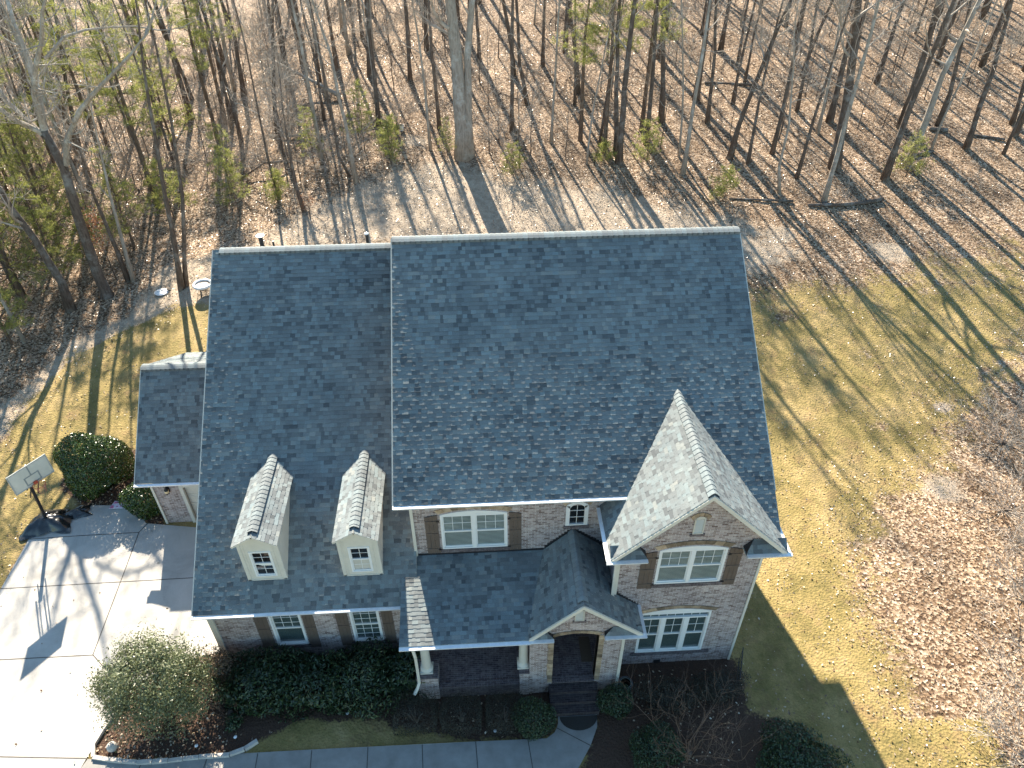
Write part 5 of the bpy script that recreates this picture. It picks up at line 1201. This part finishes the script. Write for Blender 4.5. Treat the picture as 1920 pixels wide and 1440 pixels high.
plastic = mat('black_plastic_film', (.018, .019, .021), .22, 0, .8)[0]
crumple('plastic_sheet', -15.95, 1.75, .95, .68, .34, 3, plastic, 'crumpled black plastic sheeting heaped over the hoop base', 'plastic sheet', rot=.2)
crumple('plastic_bag', -14.95, 2.25, .62, .30, .16, 5, plastic, 'flatter strip of black plastic trailing right of the hoop base', 'plastic sheet', rot=.35)
# flattened carton lying by the bush
ct = empty('carton', (-13.05, 2.62, gz(-13.05, 2.62)+.04), -.03, label='flattened pink and white carton lying at the driveway edge', cat='carton')
b = MB(); b.prism([(-.56, -.22, .03), (.50, -.20, .03), (.44, .20, .06), (-.46, .20, .06)], (0, 0, .02)); b.build('carton_panel', simple('white_card', (.66, .58, .66), (.72, .66, .72), 3, .7), ct)
b = MB(); b.prism([(-.47, .05, .074), (.44, .06, .074), (.42, .15, .084), (-.42, .15, .084)], (0, 0, .003)); b.prism([(-.54, -.21, .052), (-.38, -.21, .052), (-.40, -.05, .068), (-.52, -.05, .068)], (0, 0, .003))
for k in range(5): x = -.28+k*.15; b.box(x, x+.07, -.13, -.09, .055, .066)
b.build('printed_band', simple('pink_print', (.52, .12, .25), (.60, .20, .32), 5, .7), ct)
# fire pit and its lid
fz = gz(-13.2, 18.2); fp = empty('fire_pit', (-13.25, 18.2, fz), label='white rimmed metal fire pit bowl half hidden behind the garage roof edge', cat='fire pit')
b = MB(); b.tube([(.50*math.cos(a), .50*math.sin(a), .62) for a in [6.2832*i/32 for i in range(33)]], [.085]*33, 7); b.build('rim', M['white'], fp, True)
b = MB(); b.lathe((0, 0, .30), [(.12, 0), (.30, .06), (.42, .20), (.44, .30), (.40, .26), (.1, .10)], 24); b.build('bowl', M['dark'], fp)
b = MB()
for k in range(3):
    a = k*2.09+.3; b.beam((.35*math.cos(a), .35*math.sin(a), .5), (.46*math.cos(a), .46*math.sin(a), -.02), .04, .04)
b.tube([(.44*math.cos(a), .44*math.sin(a), .16) for a in [6.2832*i/24 for i in range(25)]], [.015]*25, 5); b.build('stand', M['dark'], fp)
lz = gz(-16, 18.7); b = MB(); b.lathe((0, 0, 0), [(.40, .03), (.41, .06), (.3, .10), (.1, .13), (.02, .14)], 24); o = b.build('pit_lid', M['gutter']); o.location = (-16, 18.7, lz); tag(o, 'round pale metal lid lying on the soil left of the fire pit', 'lid')
b = MB(); b.beam((0, 0, .13), (.42, .1, .2), .03, .03); b.beam((.3, .05, .16), (.5, .16, .05), .08, .03); b.build('lid_handle', M['dark'], o)
# white bucket on the path
bk = empty('bucket', (-2.3, 35.1, gz(-2.3, 35.1)), label='white bucket standing on the trodden woodland path', cat='bucket')
b = MB(); b.lathe((0, 0, 0), [(.14, 0), (.17, .40), (.185, .40), (.185, .43), (.16, .43), (.13, .05)], 18); b.build('pail', M['white'], bk)
b = MB(); b.tube([(.18*math.cos(a), .02, .40+.16*math.sin(a)) for a in [3.1416*i/10 for i in range(11)]], [.008]*11, 4); b.build('handle', M['dark'], bk)
# small junk left of the bucket
crumple('tarp_scrap', -3.1, 35.5, .5, .35, .15, 8, plastic, 'dark scrap of sheeting left of the white bucket', 'plastic sheet', 18)
# bed edging blocks
blk = MB(); blk.prism([(-.23, -.06, -.04), (.23, -.06, -.04), (.23, .06, -.04), (-.23, .06, -.04)], (0, 0, .14)); 
block_mat = simple('pale_edging_block', (.40, .37, .33), (.58, .54, .49), 4, .85, bs=.2); bme = blk.build('edging_block', block_mat, mesh_only=True)
rb = random.Random(4); k_e = 0
dense = []
for a, c in zip(EDGE[:-1], EDGE[1:]):
    n_ = 6
    for i in range(n_): dense.append((a[0]+(c[0]-a[0])*i/n_, a[1]+(c[1]-a[1])*i/n_))
dense.append(EDGE[-1]); acc = 0; last = dense[0]; starts = [dense[0]]
for p in dense[1:]:
    if math.dist(p, starts[-1]) > .46: starts.append(p)
ORD = 'first second third fourth fifth sixth seventh eighth ninth tenth eleventh twelfth thirteenth fourteenth fifteenth sixteenth seventeenth eighteenth'.split()
for ib, (a, c) in enumerate(zip(starts[:-1], starts[1:])):
    L = math.dist(a, c); mx, my = (a[0]+c[0])/2, (a[1]+c[1])/2
    o = inst('edging_block', bme); o.location = (mx, my, gz(mx, my)+.05); o.rotation_euler = (rb.uniform(-.05, .05), rb.uniform(-.04, .04), math.atan2(c[1]-a[1], c[0]-a[0])+rb.uniform(-.05, .05)); o.scale = (L/.475, rb.uniform(.9, 1.1), rb.uniform(.85, 1.1))
    tag(o, ORD[ib]+' pale edging block of the front bed, counted from the driveway end', 'edging block', 'edging blocks around the front bed')
# stone ball, solar lights, rail, hose pot, doormats
b = MB(); b.lathe((0, 0, 0), [(.05, 0), (.13, .05), (.17, .16), (.15, .27), (.08, .34), (.01, .36)], 16); o = b.build('stone_ball', block_mat, smooth_=True); o.location = (-9.72, -8.2, gz(-9.7, -8.2)-.02); tag(o, 'round pale stone ball in the corner of the front bed', 'stone ball')
for i, (x, y, lb) in enumerate([(-2.1, -7.35, 'tiny garden light in front of the laurel hedge'), (3.0, -8.15, 'tiny garden light by the walk in front of the boxwoods'), (-6.9, -8.35, 'garden light on a stake among the dry leaves of the front bed'), (-5.7, -8.1, 'small garden light near the end of the edging blocks')]):
    o = empty('garden_light', (x, y, gz(x, y)), label=lb, cat='garden light'); b = MB(); b.tube([(0, 0, -.05), (0, 0, .22)], [.01, .01], 6); b.build('stake', M['dark'], o)
    b = MB(); b.lathe((0, 0, .22), [(.03, 0), (.055, .05), (.06, .06), (.02, .08)], 10); b.build('lamp_head', M['gutter'], o)
rl = empty('iron_railing', (11.95, -6.5, gz(11.95, -6.5)), 1.2, label='short black iron railing at the right front corner of the house', cat='railing')
b = MB()
for k in range(6): b.tube([(-.55+k*.22, 0, -.1), (-.55+k*.22, 0, .95)], [.011, .011], 6)
b.build('balusters', M['dark'], rl); b = MB(); b.beam((-.62, 0, .93), (.62, 0, .93), .03, .03); b.beam((-.62, 0, .12), (.62, 0, .12), .025, .025); b.build('rail', M['dark'], rl)
hr = empty('hose_pot', (7.75, -6.75, gz(7.75, -6.75)), label='dark round hose pot with pale rim beside the entry wall', cat='hose pot')
b = MB(); b.lathe((0, 0, 0), [(.16, 0), (.22, .1), (.24, .38), (.26, .42), (.22, .42), (.2, .3)], 20); b.build('pot', simple('slate_pot', (.06, .07, .08), (.10, .11, .12), 5, .5), hr)
b = MB()
for q in range(3): b.tube([(.19*math.cos(a), .19*math.sin(a), .36+.03*q) for a in [6.2832*i/20 for i in range(21)]], [.014]*21, 5)
b.build('hose', simple('grey_hose', (.14, .18, .17), (.2, .24, .22), 5, .5), hr)
b = MB(); pts = [(5.94+.66*math.cos(a), -7.66-.50*math.sin(a)) for a in [3.1416*i/16 for i in range(17)]]; zz = gz(5.9, -7.8)+.062
b.prism([(p[0]-5.94, p[1]+7.66, 0) for p in pts], (0, 0, .018)); o = b.build('doormat', simple('dark_coir', (.022, .02, .018), (.045, .04, .035), 40, .95, bs=.4)); o.location = (5.94, -7.70, zz); tag(o, 'half round dark doormat at the foot of the entry steps', 'doormat')
b = MB(); b.box(-.2, .2, -.5, .5, 0, .018); o = b.build('door_runner', simple('brown_coir', (.09, .065, .045), (.14, .10, .07), 40, .95, bs=.4)); o.location = (6.42, -5.55, FZ+.004); tag(o, 'brown mat lying inside the arched entry along its right side', 'doormat')

# ---------------------------------------------------------------- loose leaves
g_ = np.random.default_rng(11)
def scatter(x0, x1, y0, y1, dens, prob):
    n = int((x1-x0)*(y1-y0)*dens); x = g_.uniform(x0, x1, n); y = g_.uniform(y0, y1, n); k = g_.random(n) < prob(x, y); return np.stack([x[k], y[k]], 1)
def clump(x, y): return .5+.5*np.sin(x*1.3+2*np.sin(y*.6))*np.sin(y*1.7+1.5*np.sin(x*.8))
def p_woods(x, y):
    lw = np.maximum.reduce([soft(x, y, 'lawnR', 3.2), soft(x, y, 'lawnL', 1.4)]); di = np.maximum(soft(x, y, 'path', .8), soft(x, y, 'dirt', 1.5))
    hs = (x > -12.2) & (x < 13) & (y > -13) & (y < 18)
    drv_ = seg_sd(x, y, POLYS['drive']) < 0
    p = (1-lw)*(1-di*.3)*(.55+.45*clump(x, y)); p = np.where(hs | drv_, 0, p); p = np.where((y < -8) & (x < 17), 0, p)
    return np.where((x < 17) & (y < 2) & (x > -17), 0, p)
A = scatter(-34, 46, -13, 30, 58, p_woods); B = scatter(-36, 52, 30, 50, 27, p_woods); Cc = scatter(-40, 58, 50, 68, 8, p_woods)
def p_lawn(x, y):
    r_ = soft(x, y, 'lawnR', .6)*(.30+1.5*np.exp(-np.abs(seg_sd(x, y, POLYS['lawnR']))/2.6)+1.0*smooth(8, 22, y))*(.25+clump(x*.7, y*.7)); l_ = soft(x, y, 'lawnL', .6)*.35
    hs = (x > -12) & (x < 12.6) & (y > -6) & (y < 16); return np.where(hs, 0, np.maximum(r_, l_))
D = scatter(-23, 44, -13, 30, 18, p_lawn)
def p_bed(x, y): return np.maximum(soft(x, y, 'bed', .1), soft(x, y, 'bedG', .1))*np.where(x < -6, 1.0, .10)
E_ = scatter(-17, 6, -10, 7, 60, p_bed)
F_ = scatter(-16, -7, -10, 2, .35, lambda x, y: (seg_sd(x, y, POLYS['drive']) < -.2)*1.0)
XY = np.concatenate([A, B, Cc, D, E_, F_]); off = np.concatenate([np.full(len(XY)-len(F_), .02), np.full(len(F_), .055)])
P = np.column_stack([XY, ground(XY[:, 0], XY[:, 1])+off+g_.uniform(0, .03, len(XY))])
o = quads_at('fallen_leaves', P, .09, 12, M['leaf_litter'], g_.beta(1.0, .95, len(P)), flat=.42, aspect=.62); tag(o, kind='stuff')
print('leaves', len(P), 'trees', n_w, 'saplings', n_s)
# brown leaves still hanging on the brush by the left trees
for i, (x, y, z, n_, s_) in enumerate([(-19.3, 20.5, 2.6, 700, 1.3), (-7.9, 25.2, .6, 160, .6), (5.4, 46, 8, 500, 2.2)]):
    o = empty('beech_sapling', (x, y, gz(x, y)), label=['beech sapling full of clinging brown leaves behind the big left tree', 'little brown leaved sapling by the short crooked tree', 'far sapling dotted with rust red leaves above the big oak'][i], cat='sapling')
    T, C, ends, r = bare_tree(700+i, z+s_*1.2, .04, None, 10, .3, .3, maxd=2, kids=(0, 4, 3, 2)); T.build('trunk', M['bark_dark'], o); C.build('crown', M['twig'], o)
    leaf_cluster(ends, r, max(1, n_//max(1, len(ends))), .11, .3, M['leaf_brown'], 'clinging_leaves', o)
